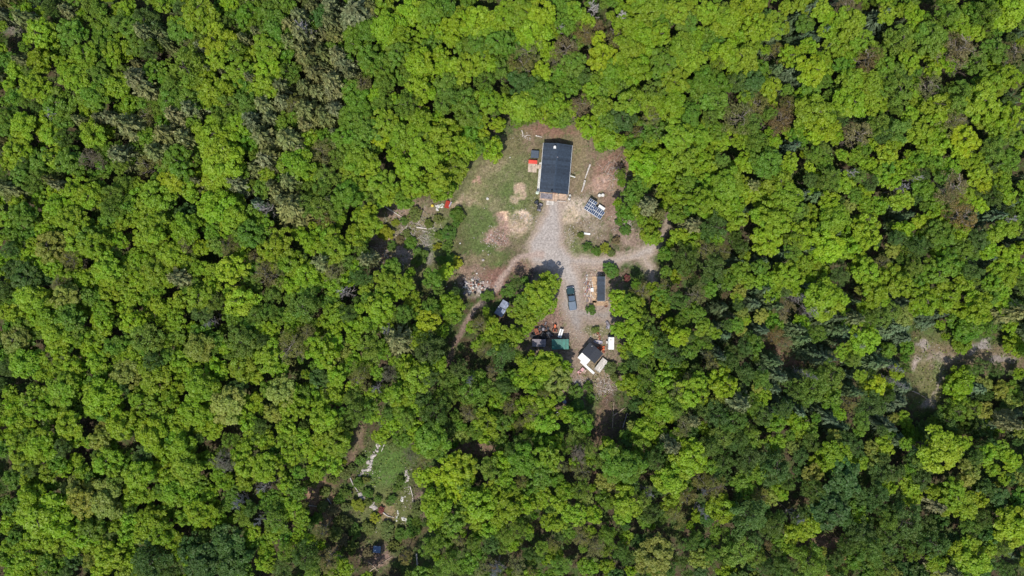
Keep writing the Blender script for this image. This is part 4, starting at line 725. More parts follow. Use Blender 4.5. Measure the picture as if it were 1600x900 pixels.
for n, (x, y, r, t) in enumerate(SINGLE):
    kd, col, word = TYPES[t]
    edge = any(in_poly([x + math.cos(q * .785) * r * 1.15], [y + math.sin(q * .785) * r * 1.15], o_)[0] for o_ in OPEN for q in range(8))
    rm = r * GS * .91 * ((1.08 if edge else 1.27) if kd not in ('dead', 'deadc') else 1.1)
    h = height(kd, rm, rt, x, y)
    zc = h - rm * .6 if kd not in ('spruce', 'pine', 'shrub', 'dead', 'deadc') else h * (.75 if kd == 'pine' else .55)
    p = at(x, y, zc)
    lab = tree_label(x, y, r, t, kd, rm)
    for a, b, s in NEAR:
        if math.hypot(x - a, y - b) < 6 and s not in used: lab = s; used.add(s)
    nm, cat, grp = NAMES[kd]
    root = thing(nm, lab, cat, (p[0], p[1], 0), rt.uniform(0, 6.28), grp)
    tr = bpy.data.objects.new('trunk', rt.choice({'budding': TWIGGY, 'dead': SNAGS, 'deadc': SNAGC}.get(kd, TRUNKS)))
    link(tr, root); th = h * (.93 if kd not in ('pine', 'shrub') else .8)
    if kd in ('dead', 'deadc'): th = h; tr.scale = (rm, rm, th)
    elif kd == 'budding': tr.scale = (rm, rm, th * .98)
    elif kd == 'spruce': tr.scale = (.9, .9, h * .96)
    else: tr.scale = (rm * .8, rm * .8, th * .92)
    if kd in ('dead', 'deadc'):
        root.rotation_euler = (rt.uniform(-.12, .12), rt.uniform(-.12, .12), root.rotation_euler[2]); continue
    cz, sc = crown_place(kd, h, rm)
    ck = {'shrub': 'leafy'}.get(kd, kd)
    cr = bpy.data.objects.new('crown', rt.choice(CROWNS[ck])); link(cr, root)
    cr.location = (0, 0, cz); cr.scale = (sc[0] * rt.uniform(.92, 1.1), sc[1] * rt.uniform(.92, 1.1), sc[2]); cr.rotation_euler = (rt.uniform(-.08, .08), rt.uniform(-.08, .08), 0)
    cr.color = (*jitter(col, rt), 1)

# the many lower trees between them, and the woods just beyond the picture: one mass
def mass(name, items, label, nvar=5, mats='leaf_mass'):
    lib = {}
    VV = []; FF = []; TT = []; KK = []; CC = []; o = 0
    for x, y, r, t in items:
        kd, col, word = TYPES[t]
        ck = {'shrub': 'leafy', 'dead': 'budding', 'deadc': 'budding'}.get(kd, kd)
        if ck not in lib: lib[ck] = crown_data(ck, nvar, True)
        V_, F_, T_, K_ = lib[ck][rt.randrange(nvar)]
        rm = r * GS * .91 * 1.2; h = height(kd, rm, rt, x, y) * .9
        p = at(x, y, h - rm * .6); cz, sc = crown_place(kd, h, rm)
        a = rt.uniform(0, 6.28); c, s = math.cos(a), math.sin(a)
        W = V_ * np.array(sc); W = np.stack([W[:, 0] * c - W[:, 1] * s + p[0], W[:, 0] * s + W[:, 1] * c + p[1], W[:, 2] + cz], -1)
        VV.append(W); FF.append(F_ + o); o += len(W); TT.append(T_); KK.append(K_); CC.append(np.tile(jitter(col, rt), (len(F_), 1)))
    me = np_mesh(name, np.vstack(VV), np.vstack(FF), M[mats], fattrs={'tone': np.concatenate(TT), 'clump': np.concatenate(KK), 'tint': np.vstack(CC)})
    ob = link(bpy.data.objects.new(name, me)); tag(ob, label, 'foliage', kind='stuff')
    return ob
mass('understorey_foliage', MASS, 'small crowns of lower trees filling the gaps between the taller forest trees')
ring = []
for k in range(5200):
    x, y = rt.uniform(-420, 2020), rt.uniform(-330, 1230)
    if -24 < x < 1624 and -24 < y < 924: continue
    r = rt.uniform(14, 22)
    if near(x, y, r, .62): continue
    put(x, y, r); ring.append((x, y, r, rt.choice(mix_at(min(max(x, 0), 1600), min(max(y, 0), 900)))))
def thin(q):
    V_, F_, T_, K_ = q
    keep = np.arange(len(F_)) % 3 == 0; Vk = V_.reshape(-1, 4, 3)[keep]; c = Vk.mean(1, keepdims=True)
    return ((Vk - c) * 1.6 + c).reshape(-1, 3), np.arange(keep.sum() * 4).reshape(-1, 4), T_[keep], K_[keep]
_cd = crown_data
crown_data = lambda kd, n, m=False: [thin(q) for q in _cd(kd, n, m)]
mass('outer_woodland', ring, 'continuous leafy woodland carrying on beyond the edges of the photo')
crown_data = _cd

# low growth on the forest floor, turf in the clearings
def herbs(name, n, label, box, test, size, up=.8, tintmul=1.0, cat='undergrowth', green=None, z=(.05, .5)):
    px = RNG.uniform(box[0], box[2], n); py = RNG.uniform(box[1], box[3], n)
    k = test(px, py); px, py = px[k], py[k]
    c, _ = soil(px, py)
    if green is not None:
        g = RNG.random((len(px), 1)) * .8 + .2; c = c * (1 - g) + np.array(green) * g
    X = (px - 800) * GS; Y = (450 - py) * GS; Z = RNG.uniform(z[0], z[1], len(px))
    C = np.stack([X, Y, Z], -1); Nn = RNG.normal(size=C.shape) * .6 + [0, 0, up]
    V_, F_ = quads(C, Nn, size * RNG.uniform(.6, 1.4, len(px)), .5)
    me = np_mesh(name, V_, F_, M['herb'], fattrs={'tone': RNG.random(len(px)), 'clump': RNG.random(len(px)), 'tint': np.clip(c * tintmul, .01, .6)})
    return tag(link(bpy.data.objects.new(name, me)), label, cat, kind='stuff')
def opened(px, py):
    m = np.zeros(px.shape, bool)
    for q in OPEN: m |= in_poly(px, py, q)
    return m
herbs('undergrowth', 90000, 'ferns and seedlings covering the shaded forest floor', (-60, -60, 1660, 960), lambda x, y: (~opened(x, y)) & (fbm(x / 14, y / 14, 5) > .42), .30, green=(0.09, .17, .03), z=(.1, 1.1))
def turf(x, y):
    c, d = soil(x, y)
    return opened(x, y) & (d > 3) & (c[..., 1] > c[..., 0] * .82)
herbs('dry_grass', 30000, 'straw coloured tufts and litter on the bare soil of the yard', (690, 190, 1060, 620), lambda x, y: in_poly(x, y, YARD) & (soil(x, y)[1] > 4), .11, z=(.02, .12), cat='grass', tintmul=1.15)
herbs('clearing_weeds', 40000, 'low weeds and brambles over the brushy clearings', (440, 300, 1600, 900), lambda x, y: (in_poly(x, y, MEAD2) | in_poly(x, y, MEAD) | in_poly(x, y, EAST) | ((x < 712) & in_poly(x, y, YARD)) | ((y > 585) & in_poly(x, y, YARD))) & (fbm(x / 8, y / 8, 15) > .47), .26, green=(0.15, .215, .035), z=(.05, .5))
herbs('meadow_grass', 90000, 'patchy green and straw coloured grass of the clearings', (470, 190, 1600, 900), turf, .13, green=(0.12, .15, .035), z=(.02, .16), cat='grass', tintmul=1.0)
# ---------------------------------------------------------------- buildings and things of the yard
def place(name, label, cat, px, py, rz, z=0.0, group=None):
    p = at(px, py, z)
    return thing(name, label, cat, (p[0], p[1], 0.0), rz, group)

# house: 12 m x 7.3 m, ridge along local Y, front (porch) at -Y
hs = place('house', 'long single-storey house with dark slate metal roof at the top of the drive', 'house', 868.6, 263, R(-5), 3.2)
hw, hl, eh, rh = 3.55, 6.05, 2.7, 3.75
MB().prism([(-hw + .35, 0), (hw - .35, 0), (hw - .35, eh), (0, rh - .14), (-hw + .35, eh)], -hl + .45, hl - .35).build('wall', M['siding'], hs)
rf = MB()
for s in (-1, 1):
    dx, dz = hw, rh - eh
    n = Vector((dz * s, 0, dx)).normalized() * .09
    a, b = (0, rh), (s * hw, eh)
    prof = [(a[0], a[1]), (b[0], b[1]), (b[0] + n.x, b[1] + n.z), (a[0] + n.x * 0, a[1] + .095)]
    rf.prism(prof if s > 0 else prof[::-1], -hl, hl)
roof = rf.build('roof', M['slate'], hs)
MB().prism([(-.2, rh + .06), (0, rh + .15), (.2, rh + .06), (0, rh + .08)][::-1], -hl - .01, hl + .01).build('ridge_cap', M['slate_cap'], roof)
for s in (-1, 1):
    MB().box((s * (hw + .05), 0, eh - .02), (.09, hl * 2, .13)).build('gutter', M['white'], roof)
MB().tube((-.75, 5.0, rh - .5), (-.75, 5.0, rh + .75), .16, n=12).tube((-.75, 5.0, rh + .75), (-.75, 5.0, rh + .95), .26, .2, n=12).box((-.75, 5.0, rh - .02), (.6, .6, .12)).build('chimney', M['white'], roof)
MB().tube((.12, 2.6, rh), (.12, 2.6, rh + .35), .09, n=10).tube((.12, 2.6, rh + .35), (.12, 2.6, rh + .42), .17, .1, n=10).build('vent', M['tarpgrey'], roof)
MB().tube((-.55, -5.75, rh - .4), (-.55, -5.75, rh + .5), .17, n=12).tube((-.55, -5.75, rh + .5), (-.55, -5.75, rh + .62), .25, .15, n=12).build('stove_pipe', M['black'], roof)
for k, y in enumerate((-3.6, -.4, 2.9)):
    for s in (-1, 1):
        x = s * (hw - .35)
        w = MB().box((x, y, 1.55), (.08, 1.1, 1.0)).build('window', M['glass'], hs)
        f = MB()
        for dy in (-.58, .58): f.box((x, y + dy, 1.55), (.12, .08, 1.16))
        for dz in (-.54, .54): f.box((x, y, 1.55 + dz), (.12, 1.08, .08))
        f.build('frame', M['white'], w)
y0 = -hl + .45
dr = MB().box((.3, y0 - .03, 1.05), (.95, .06, 2.05)).build('door', M['rust'], hs)
MB().tube((.65, y0 - .1, 1.05), (.65, y0 - .04, 1.05), .04).build('handle', M['chrome'], dr)
for x in (-1.9, 2.1):
    w = MB().box((x, y0 - .03, 1.5), (1.0, .07, 1.0)).build('window', M['glass'], hs)
    MB().box((x, y0 - .02, .96), (1.2, .12, .08)).box((x, y0 - .02, 2.04), (1.2, .12, .08)).build('frame', M['white'], w)
pc = MB().box((.1, -hl - .65, .33), (6.7, 2.0, .1)).build('porch', M['porch'], hs)
fr = MB().box((-1.6, -hl - .55, .43), (3.0, 1.3, .06)); fr.build('porch_mat', M['tarpgrey'], pc)
for x in (-3.1, -1.1, 1.3, 3.3):
    MB().box((x, -hl - .12, 1.5), (.13, .13, 2.3)).build('porch_post', M['pale_wood'], pc)
rl = MB()
for z in (.75, 1.15): rl.box((2.2, -hl - 1.6, z), (2.3, .07, .07))
for i in range(8): rl.box((1.15 + i * .3, -hl - 1.6, .78), (.05, .05, .8))
rl.build('porch_rail', M['pale_wood'], pc)
st = MB()
for i in range(3): st.box((-.5, -hl - 1.8 - i * .32, .26 - i * .1), (1.9, .34, .08)); st.box((-.5, -hl - 1.75 - i * .32, .12), (1.8, .04, .2))
st.build('steps', M['pale_wood'], pc)
MB().box((-hw - .22, -2.2, .10), (.6, 7.8, .14)).build('side_walk', M['mint'] if False else M['dirty_white'], hs)
MB().box((hw + .02, 1.2, .2), (.5, .3, .4)).build('foundation_vent', M['white'], hs)
MB().tube((hw - .1, -1.1, 1.4), (hw + 1.5, -1.4, 1.1), .13, n=8).build('vent_duct', M['white'], hs)

t = place('hot_tub', 'square hot tub under a dark cover left of the house', 'hot tub', 835.8, 240.8, R(-4), .9)
MB().box((0, 0, .42), (1.85, 1.85, .84)).build('shell', M['iron'], t, bevel=.12)
MB().box((0, .46, .9), (1.95, .93, .12)).box((0, -.48, .9), (1.95, .93, .12)).build('cover', M['tub'], t, bevel=.05)
t = place('wooden_deck', 'pale wooden deck platform left of the house with a board walk to it', 'deck', 832, 262, R(-4), .4)
MB().box((0, 0, .38), (2.15, 2.3, .08)).build('platform', M['deck'], t)
MB().box((1.75, .35, .36), (1.3, 1.05, .07)).build('walkway', M['deck'], t)
lg = MB()
for x in (-.95, .95):
    for y in (-1, 1): lg.box((x, y, .17), (.12, .12, .34))
lg.box((1.9, .35, .16), (.12, .8, .3)); lg.build('joists', M['bark'], t)
t = place('red_bench', 'red painted storage bench between the hot tub and the pale deck', 'bench', 832.6, 253.2, R(-4), .5)
MB().box((0, 0, .48), (2.15, .85, .06)).build('seat', M['red'], t)
MB().box((0, .38, .7), (2.1, .06, .42), rx=-.1).build('backrest', M['red'], t)
for x in (-.9, 0, .9): MB().box((x, 0, .22), (.08, .7, .45)).build('leg', M['red'], t)
t = place('patio_umbrella', 'small cream parasol at the lower left corner of the house', 'parasol', 839.5, 301, 0, 2.0)
MB().tube((0, 0, 0), (0, 0, 2.1), .03).build('pole', M['white'], t)
cv = MB(); n = 8
cv.add([(0, 0, 2.15)] + [(math.cos(i * math.pi / 4) * .42, math.sin(i * math.pi / 4) * .42, 1.92) for i in range(n)], [(0, 1 + i, 1 + (i + 1) % n) for i in range(n)]).build('canopy', M['mint'], t)
t = place('propane_tank', 'white upright gas cylinder with hose at the lower right corner of the house', 'gas cylinder', 889.5, 310.5, .3, .8)
MB().tube((0, 0, .05), (0, 0, 1.05), .34, n=14).tube((0, 0, 1.05), (0, 0, 1.25), .34, .12, n=14).build('body', M['dirty_white'], t, smooth=False)
MB().tube((0, 0, 1.25), (0, 0, 1.38), .09, n=8).build('valve', M['iron'], t)
MB().box((.45, .75, .3), (.5, .5, .6)).build('base_box', M['dirty_white'], t)

def atv(px, py, rz, label, m):
    t = place('quad_bike', label, 'quad bike', px, py, rz, .6)
    MB().box((0, 0, .55), (.5, 1.5, .25)).box((0, .75, .72), (.8, .5, .1)).box((0, -.7, .72), (.85, .5, .1)).build('body', m, t, bevel=.05)
    MB().box((0, -.2, .82), (.32, .7, .15)).build('seat', M['black'], t, bevel=.04)
    MB().tube((-.4, .35, 1.02), (.4, .35, 1.02), .03).tube((0, .5, .7), (0, .35, 1.02), .04).build('handlebar', M['iron'], t)
    for x in (-.45, .45):
        for y in (-.68, .68):
            MB().tube((x - .12, y, .3), (x + .12, y, .3), .3, n=12).build('wheel', M['black'], t)
atv(840.5, 319, .6, 'dark quad bike parked left of the house porch, the upper one of two', M['iron'])
atv(843.5, 324, -.3, 'grey quad bike left of the house porch, the lower one of two', M['tarpgrey'])

# solar arrays
def pv(px, py, rz, nxp, nyp, w, h, label, hgt=1.0, tilt=.56):
    t = place('solar_array', label, 'solar panels', px, py, rz, hgt, 'ground-mounted solar arrays beside the drive')
    Wd, Hd = nxp * w, nyp * h
    ct, st_ = math.cos(tilt), math.sin(tilt)
    def P(x, y, o=0): return (x, y * ct - o * st_ * -1, hgt + y * st_ + o)
    MB().box((0, 0, hgt - .05), (Wd, Hd, .05), rx=tilt).build('rack', M['chrome'], t)
    for i in range(nxp):
        for j in range(nyp):
            x = (i - (nxp - 1) / 2) * w; y = (j - (nyp - 1) / 2) * h
            p = MB().box((x, y * ct, hgt + y * st_ + .03), (w - .03, h - .03, .05), rx=tilt).build('panel', M['white'], t)
            q = MB()
            for a in range(2):
                q.box((x + (a - .5) * (w / 2 - .03), y * ct, hgt + y * st_ + .085), (w / 2 - .075, h - .12, .02), rx=tilt)
            q.build('cells', M['cells'], p)
    for x in (-Wd * .42, Wd * .42):
        for y in (-Hd * .4, Hd * .4):
            zt = hgt + y * st_ - .06
            MB().tube((x, y * ct, 0), (x, y * ct, zt), .05).build('leg', M['chrome'], t)
M['cells'] = board_mat('solar_cells', (0.022, 0.045, 0.10), width=.21, axis=0, rough=.55, dark=1.5)
M['cells'].node_tree.nodes['Principled BSDF'].inputs['Specular IOR Level'].default_value = .15
pv(922.8, 321.2, R(-33), 2, 4, 1.02, .84, 'solar array of small blue panels, the upper left of the two beside the drive')
pv(933.8, 332.3, R(-33), 3, 2, .98, 1.15, 'solar array of blue panels touching the white equipment box beside the drive')
t = place('equipment_box', 'white box-shaped equipment cabinet right of the solar panels', 'cabinet', 939.3, 325.6, R(-33), 1.1)
MB().box((0, 0, .5), (1.6, 1.1, 1.0)).build('body', M['dirty_white'], t)
MB().box((0, 0, 1.04), (1.75, 1.25, .07)).build('lid', M['white'], t)
MB().box((0, -.57, .55), (.7, .03, .8)).build('door', M['tarpgrey'], t)
for i, (x, y, w) in enumerate(((936.6, 305.4, 'left'), (941.8, 305.0, 'right'))):
    t = place('white_barrel', f'white round barrel, the {w} one of the pair above the solar panels', 'barrel', x, y, 0, .6, 'white barrels above the solar panels')
    MB().tube((0, 0, 0), (0, 0, .8), .38, .4, n=16).build('body', M['white'], t)
    MB().tube((0, 0, .8), (0, 0, .86), .42, .36, n=16).build('lid', M['dirty_white'], t)

def logobj(pts, r, label, m='log', name='log', cat='log', group=None, z=None):
    """a log: bent tapered trunk lying on the ground with a few stubs"""
    P = [Vector(at(a, b)) for a, b in pts]
    mb = MB(); n = len(P) - 1; rnd = random.Random(int(pts[0][0] * 7 + pts[0][1]))
    z0 = z or r
    for i in range(n):
        a, b = P[i], P[i + 1]; r0 = r * (1 - .5 * i / n); r1 = r * (1 - .5 * (i + 1) / n)
        mb.tube((a.x, a.y, z0), (b.x, b.y, z0), r0, r1, n=8)
    for k in range(3):
        f = rnd.random(); i = rnd.randrange(n); q = P[i].lerp(P[i + 1], f)
        mb.tube((q.x, q.y, z0), (q.x + rnd.uniform(-.5, .5), q.y + rnd.uniform(-.5, .5), z0 + .25), r * .3, r * .15, n=5)
    o = mb.build(name, M[m])
    return tag(o, label, cat, group)
logobj([(922, 257), (917, 271), (914, 279)], .24, 'pale bleached log right of the house, the upper of two in a line', 'birch')
logobj([(914, 282), (911, 293), (908.5, 300)], .27, 'thick pale bleached log right of the house, the lower of two in a line', 'birch')
logobj([(815.5, 204), (817, 210), (816, 214)], .16, 'short white birch log standing out above the left end of the house', 'birch')
logobj([(837, 212), (847, 214.5)], .16, 'white birch log lying just above the house roof corner', 'birch')
logobj([(819, 214), (824, 211), (829, 212)], .10, 'thin crooked birch branch between two birch logs above the house', 'birch')
logobj([(598, 321), (618, 333), (639, 347)], .17, 'long thin fallen trunk slanting down at the left end of the yard', 'birch')
logobj([(622, 335), (634, 342), (645, 352)], .13, 'shorter fallen trunk beside the long slanting one at the left end of the yard', 'log')
logobj([(651, 355), (664, 357), (678, 356)], .20, 'pale birch trunk lying level in the cut area left of the yard', 'birch')
logobj([(1424, 610), (1437, 616), (1450, 625)], .17, 'thin pale fallen trunk across the sandy clearing at the right', 'log')
logobj([(957, 650), (966, 644), (976, 637)], .17, 'pale fallen trunk slanting up below the dark-roofed cabin', 'log')
logobj([(957, 668), (958, 645), (959, 628)], .12, 'thin upright lying pole below the dark-roofed cabin', 'log')
logobj([(973, 668), (977, 655), (980, 645)], .12, 'thin grey pole right of the brush pile below the cabin', 'dead')
logobj([(578, 892), (592, 882), (613, 869)], .15, 'long pale pole crossing below the blue tarp near the bottom edge', 'log')
logobj([(575, 877), (584, 884), (592, 893)], .15, 'short pale pole crossing under the long one below the blue tarp', 'log')
logobj([(506, 855), (520, 866), (538, 880)], .14, 'thin pole slanting down right near the bottom edge left of the blue tarp', 'log')
logobj([(651, 864), (652, 880), (653, 899)], .22, 'straight grey trunk running to the bottom edge right of the blue tarp', 'dead')
logobj([(482, 789), (495, 791), (508, 792)], .13, 'thin level pale pole left of the small meadow', 'dead')
logobj([(511, 777), (518, 788), (528, 799)], .13, 'thin pole slanting beside grey brush left of the small meadow', 'dead')
logobj([(1216, 516), (1228, 523), (1240, 528)], .12, 'thin bare pole above the dark hollow among the spruces', 'dead')

logobj([(604, 688), (600, 696), (596, 705)], .16, 'short pale log at the top end of the small meadow', 'birch')
logobj([(547, 745), (552, 757), (560, 768)], .18, 'grey log curving down the left side of the small meadow', 'dead')
logobj([(641, 760), (645, 775), (646, 795)], .14, 'thin pale log down the right side of the small meadow', 'birch')
logobj([(598, 800), (606, 806), (616, 808)], .16, 'pale log lying level below the small meadow', 'birch')
# pale rocks of the small meadow and loose stones
def rock(px, py, rx, ry, rz, label, m='rock', seed=0, parts=5, hh=.5):
    rnd = random.Random(seed); mb = MB()
    for i in range(parts):
        f = (i + .5) / parts * 2 - 1
        mb.blob((rnd.uniform(-.5, .5) * rx, f * ry * .85, .02), max(.14, rx * rnd.uniform(.35, .95)), seed * 9 + i, .35, hh, 7, 5)
    o = mb.build('rock', M[m]); p = at(px, py); o.location = p; o.rotation_euler = (0, 0, rz)
    return tag(o, label, 'rock', 'pale rocks around the small meadow')
rock(584.5, 709, .75, 3.2, R(-28), 'large long pale rock face at the upper left of the small meadow', seed=1, parts=8)
rock(577.5, 728, .55, 1.2, R(-25), 'pale rock below the long rock face left of the small meadow', seed=2)
rock(568, 738, .55, 1.7, R(-50), 'low pale rock at the left side of the small meadow', seed=3, parts=6)
rock(566, 776, .8, 1.4, R(60), 'broad whitish rock at the lower left of the small meadow', seed=4)
rock(576, 782, .5, .8, R(45), 'small whitish rock in the middle of the lower left row of rocks', seed=5)
rock(582, 790, .8, 1.1, R(30), 'whitish rock at the lower right end of the row left of the meadow', seed=6)
rock(637, 743, .75, 1.6, R(5), 'pinkish pale rock heap on the right side of the small meadow', seed=7, parts=6)
rock(630, 779, .45, .9, R(-25), 'small bright white rock below right of the small meadow', 'dirty_white', 8, 4, .4)
rock(621, 806, .35, 1.7, R(-8), 'narrow upright white rock sliver below the small meadow', 'dirty_white', 9, 6, .4)
rock(632, 812, .6, .55, R(80), 'squat bright white rock below right of the white sliver', 'dirty_white', 10, 3, .4)
rock(627, 752, .3, .5, 0, 'tiny white rock beside the pinkish rock heap', 'dirty_white', 11, 2)

# pickup truck, nose up the drive
t = place('pickup_truck', 'dark green pickup truck with grey bed cover parked on the gravel drive', 'pickup truck', 893, 466.5, R(8), 1.0)
def rounded(w, y0, y1, z0, z1, nose=.25):
    return [(-w, y0 + .15), (-w + .15, y0), (w - .15, y0), (w, y0 + .15), (w, y1 - nose * 1.6), (w - .3, y1 - .05), (0, y1 + .03), (-w + .3, y1 - .05), (-w, y1 - nose * 1.6)]
def slab(prof, z0, z1, inset=0.0):
    n = len(prof); mb = MB()
    vs = [(x, y, z0) for x, y in prof] + [(x * (1 - inset), y, z1) for x, y in prof]
    return mb.add(vs, [(i, (i + 1) % n, n + (i + 1) % n, n + i) for i in range(n)] + [tuple(range(n - 1, -1, -1)), tuple(range(n, 2 * n))])
slab(rounded(1.0, -2.8, 2.8, 0, 0), .42, 1.02, .03).build('body', M['truck'], t, bevel=.06)
slab([(-.9, 1.15), (.9, 1.15), (.88, 2.3), (.62, 2.7), (0, 2.76), (-.62, 2.7), (-.88, 2.3)], 1.0, 1.16, .08).build('hood', M['truck'], t, bevel=.06)
# cab: glass band with a painted roof
cabp = [(-.92, -.75), (.92, -.75), (.92, 1.2), (-.92, 1.2)]
cab = MB().add([(-.93, -.72, 1.0), (.93, -.72, 1.0), (.93, 1.32, 1.0), (-.93, 1.32, 1.0), (-.72, -.5, 1.72), (.72, -.5, 1.72), (.72, .62, 1.72), (-.72, .62, 1.72)],
               [(3, 2, 1, 0), (4, 5, 6, 7), (0, 1, 5, 4), (1, 2, 6, 5), (2, 3, 7, 6), (3, 0, 4, 7)]).build('cab_glass', M['glass'], t)
MB().box((0, .06, 1.75), (1.5, 1.2, .07)).build('roof', M['truckroof'], t, bevel=.03)
pl = MB()
for s in (-1, 1):
    pl.tube((s * .92, 1.3, 1.0), (s * .74, .62, 1.74), .05, n=6); pl.tube((s * .92, -.7, 1.0), (s * .74, -.5, 1.74), .06, n=6); pl.tube((s * .93, .2, 1.0), (s * .75, .15, 1.74), .05, n=6)
pl.build('pillars', M['truck'], t)
MB().box((0, -1.75, 1.06), (1.72, 1.95, .07)).build('bed_cover', M['tonneau'], t, bevel=.02)
MB().box((0, -2.74, 1.02), (1.75, .06, .14)).build('tailgate', M['truckroof'], t)
MB().box((0, 2.86, .52), (1.7, .14, .22)).build('bumper', M['chrome'], t, bevel=.03)
MB().box((0, -2.88, .52), (1.75, .14, .2)).build('bumper', M['chrome'], t, bevel=.03)
for s in (-1, 1):
    MB().box((s * .72, 2.68, .85), (.36, .14, .18)).build('headlight', M['lamp'], t)
    MB().box((s * .9, -2.8, .85), (.14, .05, .3)).build('taillight', M['lampred'], t)
    MB().box((s * 1.1, 1.05, 1.12), (.2, .12, .2)).build('mirror', M['truck'], t, bevel=.02)
    for y in (1.85, -1.75):
        w = MB().tube((s * .82, y, .38), (s * 1.03, y, .38), .38, n=18).build('wheel', M['black'], t)
        MB().tube((s * .83, y, .38), (s * 1.045, y, .38), .22, n=14).build('rim', M['chrome'], w)

# narrow shed with boards beside it
t = place('narrow_shed', 'long narrow shed with dark blue-grey ribbed roof right of the pickup', 'shed', 939.3, 451.2, R(0), 2.3)
MB().box((0, 0, 1.05), (1.6, 5.6, 2.1)).build('wall', M['deck'], t)
ro = MB().box((0, 0, 2.25), (1.95, 6.05, .09), ry=.06).build('roof', M['slate'], t)
MB().box((1.0, 0, 2.17), (.07, 6.07, .14)).box((0, -3.06, 2.2), (1.95, .06, .13)).build('fascia', M['pale_wood'], ro)
for y in (-1.8, .2, 2.0): MB().box((-.82, y, 1.3), (.06, .9, .8)).build('window', M['glass'], t)
MB().box((-1.45, -.2, .12), (1.2, 6.6, .12)).box((.1, -3.6, .12), (4.0, 1.2, .12)).build('board_floor', M['floor'], t)
for i in range(4): MB().box((-1.0, -2.8 + i * 1.87, 1.1), (.1, .1, 2.1)).build('post', M['pale_wood'], t)
rnd = random.Random(5)
for i, (a, b) in enumerate(((921, 432), (918, 441), (924, 447), (915, 452), (920, 459), (926, 463), (918, 468))):
    t = place('lumber_stack', ('weathered', 'pale', 'reddish', 'short', 'wide', 'grey', 'narrow')[i] + ' board stack left of the narrow shed, ' + 'first second third fourth fifth sixth last'.split()[i] + ' from the top', 'lumber', a, b, rnd.uniform(-.5, .5), .2, 'stacks of boards left of the narrow shed')
    for j in range(rnd.randint(4, 7)):
        MB().box((rnd.uniform(-.5, .5), rnd.uniform(-.2, .2), .05 + j * .04), (.14 + rnd.random() * .1, rnd.uniform(.8, 1.7), .05), rz=rnd.uniform(-.35, .35)).build('board', M[rnd.choice(['pale_wood', 'log', 'tarpgrey', 'rust', 'deck'])], t)
t = place('fire_pit', 'small dark round fire pit at the lower right of the narrow shed', 'fire pit', 946.8, 477.4, 0, .3)
MB().tube((0, 0, 0), (0, 0, .35), .42, .46, n=14, caps=False).tube((0, 0, .02), (0, 0, .12), .38, n=12).build('bowl', M['rust'], t)
MB().tube((-.2, -.1, .2), (.25, .15, .25), .06).tube((-.1, .2, .2), (.15, -.2, .3), .05).build('charred_wood', M['black'], t)
t = place('metal_chest', 'blackish metal chest among the board stacks left of the narrow shed', 'chest', 925.4, 452.8, .1, .5)
MB().box((0, 0, .25), (.6, .9, .5)).build('body', M['iron'], t, bevel=.03)
MB().box((0, 0, .53), (.64, .94, .06)).build('lid', M['white'], t)

# grey shed in the trees, left of the drive
t = place('metal_shed', 'blue-grey metal-roofed shed half hidden under trees left of the drive', 'shed', 785, 481.5, R(-31), 2.1)
MB().box((0, 0, .95), (1.7, 3.5, 1.9)).build('wall', M['siding'], t)
r2 = MB().box((0, 1.0, 2.05), (1.95, 1.85, .07), ry=.05).build('roof', M['bluesteel'], t)
MB().box((-.05, -1.05, 2.0), (2.15, 2.0, .07), ry=.05).build('roof', M['bluesteel'], t)
MB().box((0, -.02, 2.12), (2.1, .14, .08)).build('roof_joint', M['iron'], r2)
MB().box((0, -1.77, .9), (.8, .05, 1.6)).build('door', M['iron'], t)

# green roofed shed, grey lean-to and the machines above it
t = place('green_shed', 'small shed with teal green metal roof at the lower end of the yard', 'shed', 875.3, 538, R(1), 2.4)
MB().box((0, 0, 1.1), (3.7, 2.1, 2.2)).build('wall', M['bark'], t)
MB().box((0, 0, 2.38), (4.15, 2.5, .08), rx=.07).build('roof', M['teal'], t)
MB().box((0, 1.08, 1.0), (1.2, .05, 1.9)).build('door', M['iron'], t)
t = place('lean_to', 'low lean-to with dull grey tarp roof left of the green shed', 'lean-to', 842, 536, R(-1), 1.9)
MB().box((0, 0, 1.85), (3.4, 1.9, .07), rx=.08).build('roof', M['tarpgrey'], t)
for x in (-1.55, 1.55):
    for y in (-.8, .8): MB().box((x, y, .9), (.1, .1, 1.8)).build('post', M['bark'], t)
MB().box((0, -.85, .9), (3.1, .06, 1.7)).build('back_wall', M['bark'], t)
t = place('cargo_box', 'narrow white cargo box tilted beside the green shed roof', 'box', 876, 520.8, R(-17), .9)
MB().box((0, 0, .45), (.85, 2.1, .9)).build('body', M['dirty_white'], t, bevel=.04)
MB().box((0, 0, .93), (.92, 2.18, .07)).build('lid', M['white'], t)
MB().box((0, 0, .985), (.16, 2.0, .03)).build('strap', M['tarpgrey'], t)
t = place('garden_tractor', 'small orange tractor above the green shed', 'tractor', 867.2, 513, R(-4), .8)
MB().box((0, .45, .62), (.5, 1.0, .42)).build('hood', M['orange'], t, bevel=.06)
MB().box((0, -.5, .5), (.85, .8, .2)).box((-.42, -.55, .72), (.22, .8, .12)).box((.42, -.55, .72), (.22, .8, .12)).build('fender', M['rust'], t, bevel=.03)
MB().box((0, -.5, .75), (.4, .4, .1)).box((0, -.72, .95), (.4, .08, .35)).build('seat', M['black'], t, bevel=.02)
MB().tube((0, .0, .8), (0, -.1, 1.0), .03).tube((0, -.1, 1.0), (0, -.12, 1.03), .19, n=12).build('steering_wheel', M['black'], t)
for s in (-1, 1):
    MB().tube((s * .32, .8, .22), (s * .48, .8, .22), .22, n=12).build('wheel', M['black'], t)
    MB().tube((s * .42, -.6, .38), (s * .66, -.6, .38), .38, n=14).build('wheel', M['black'], t)
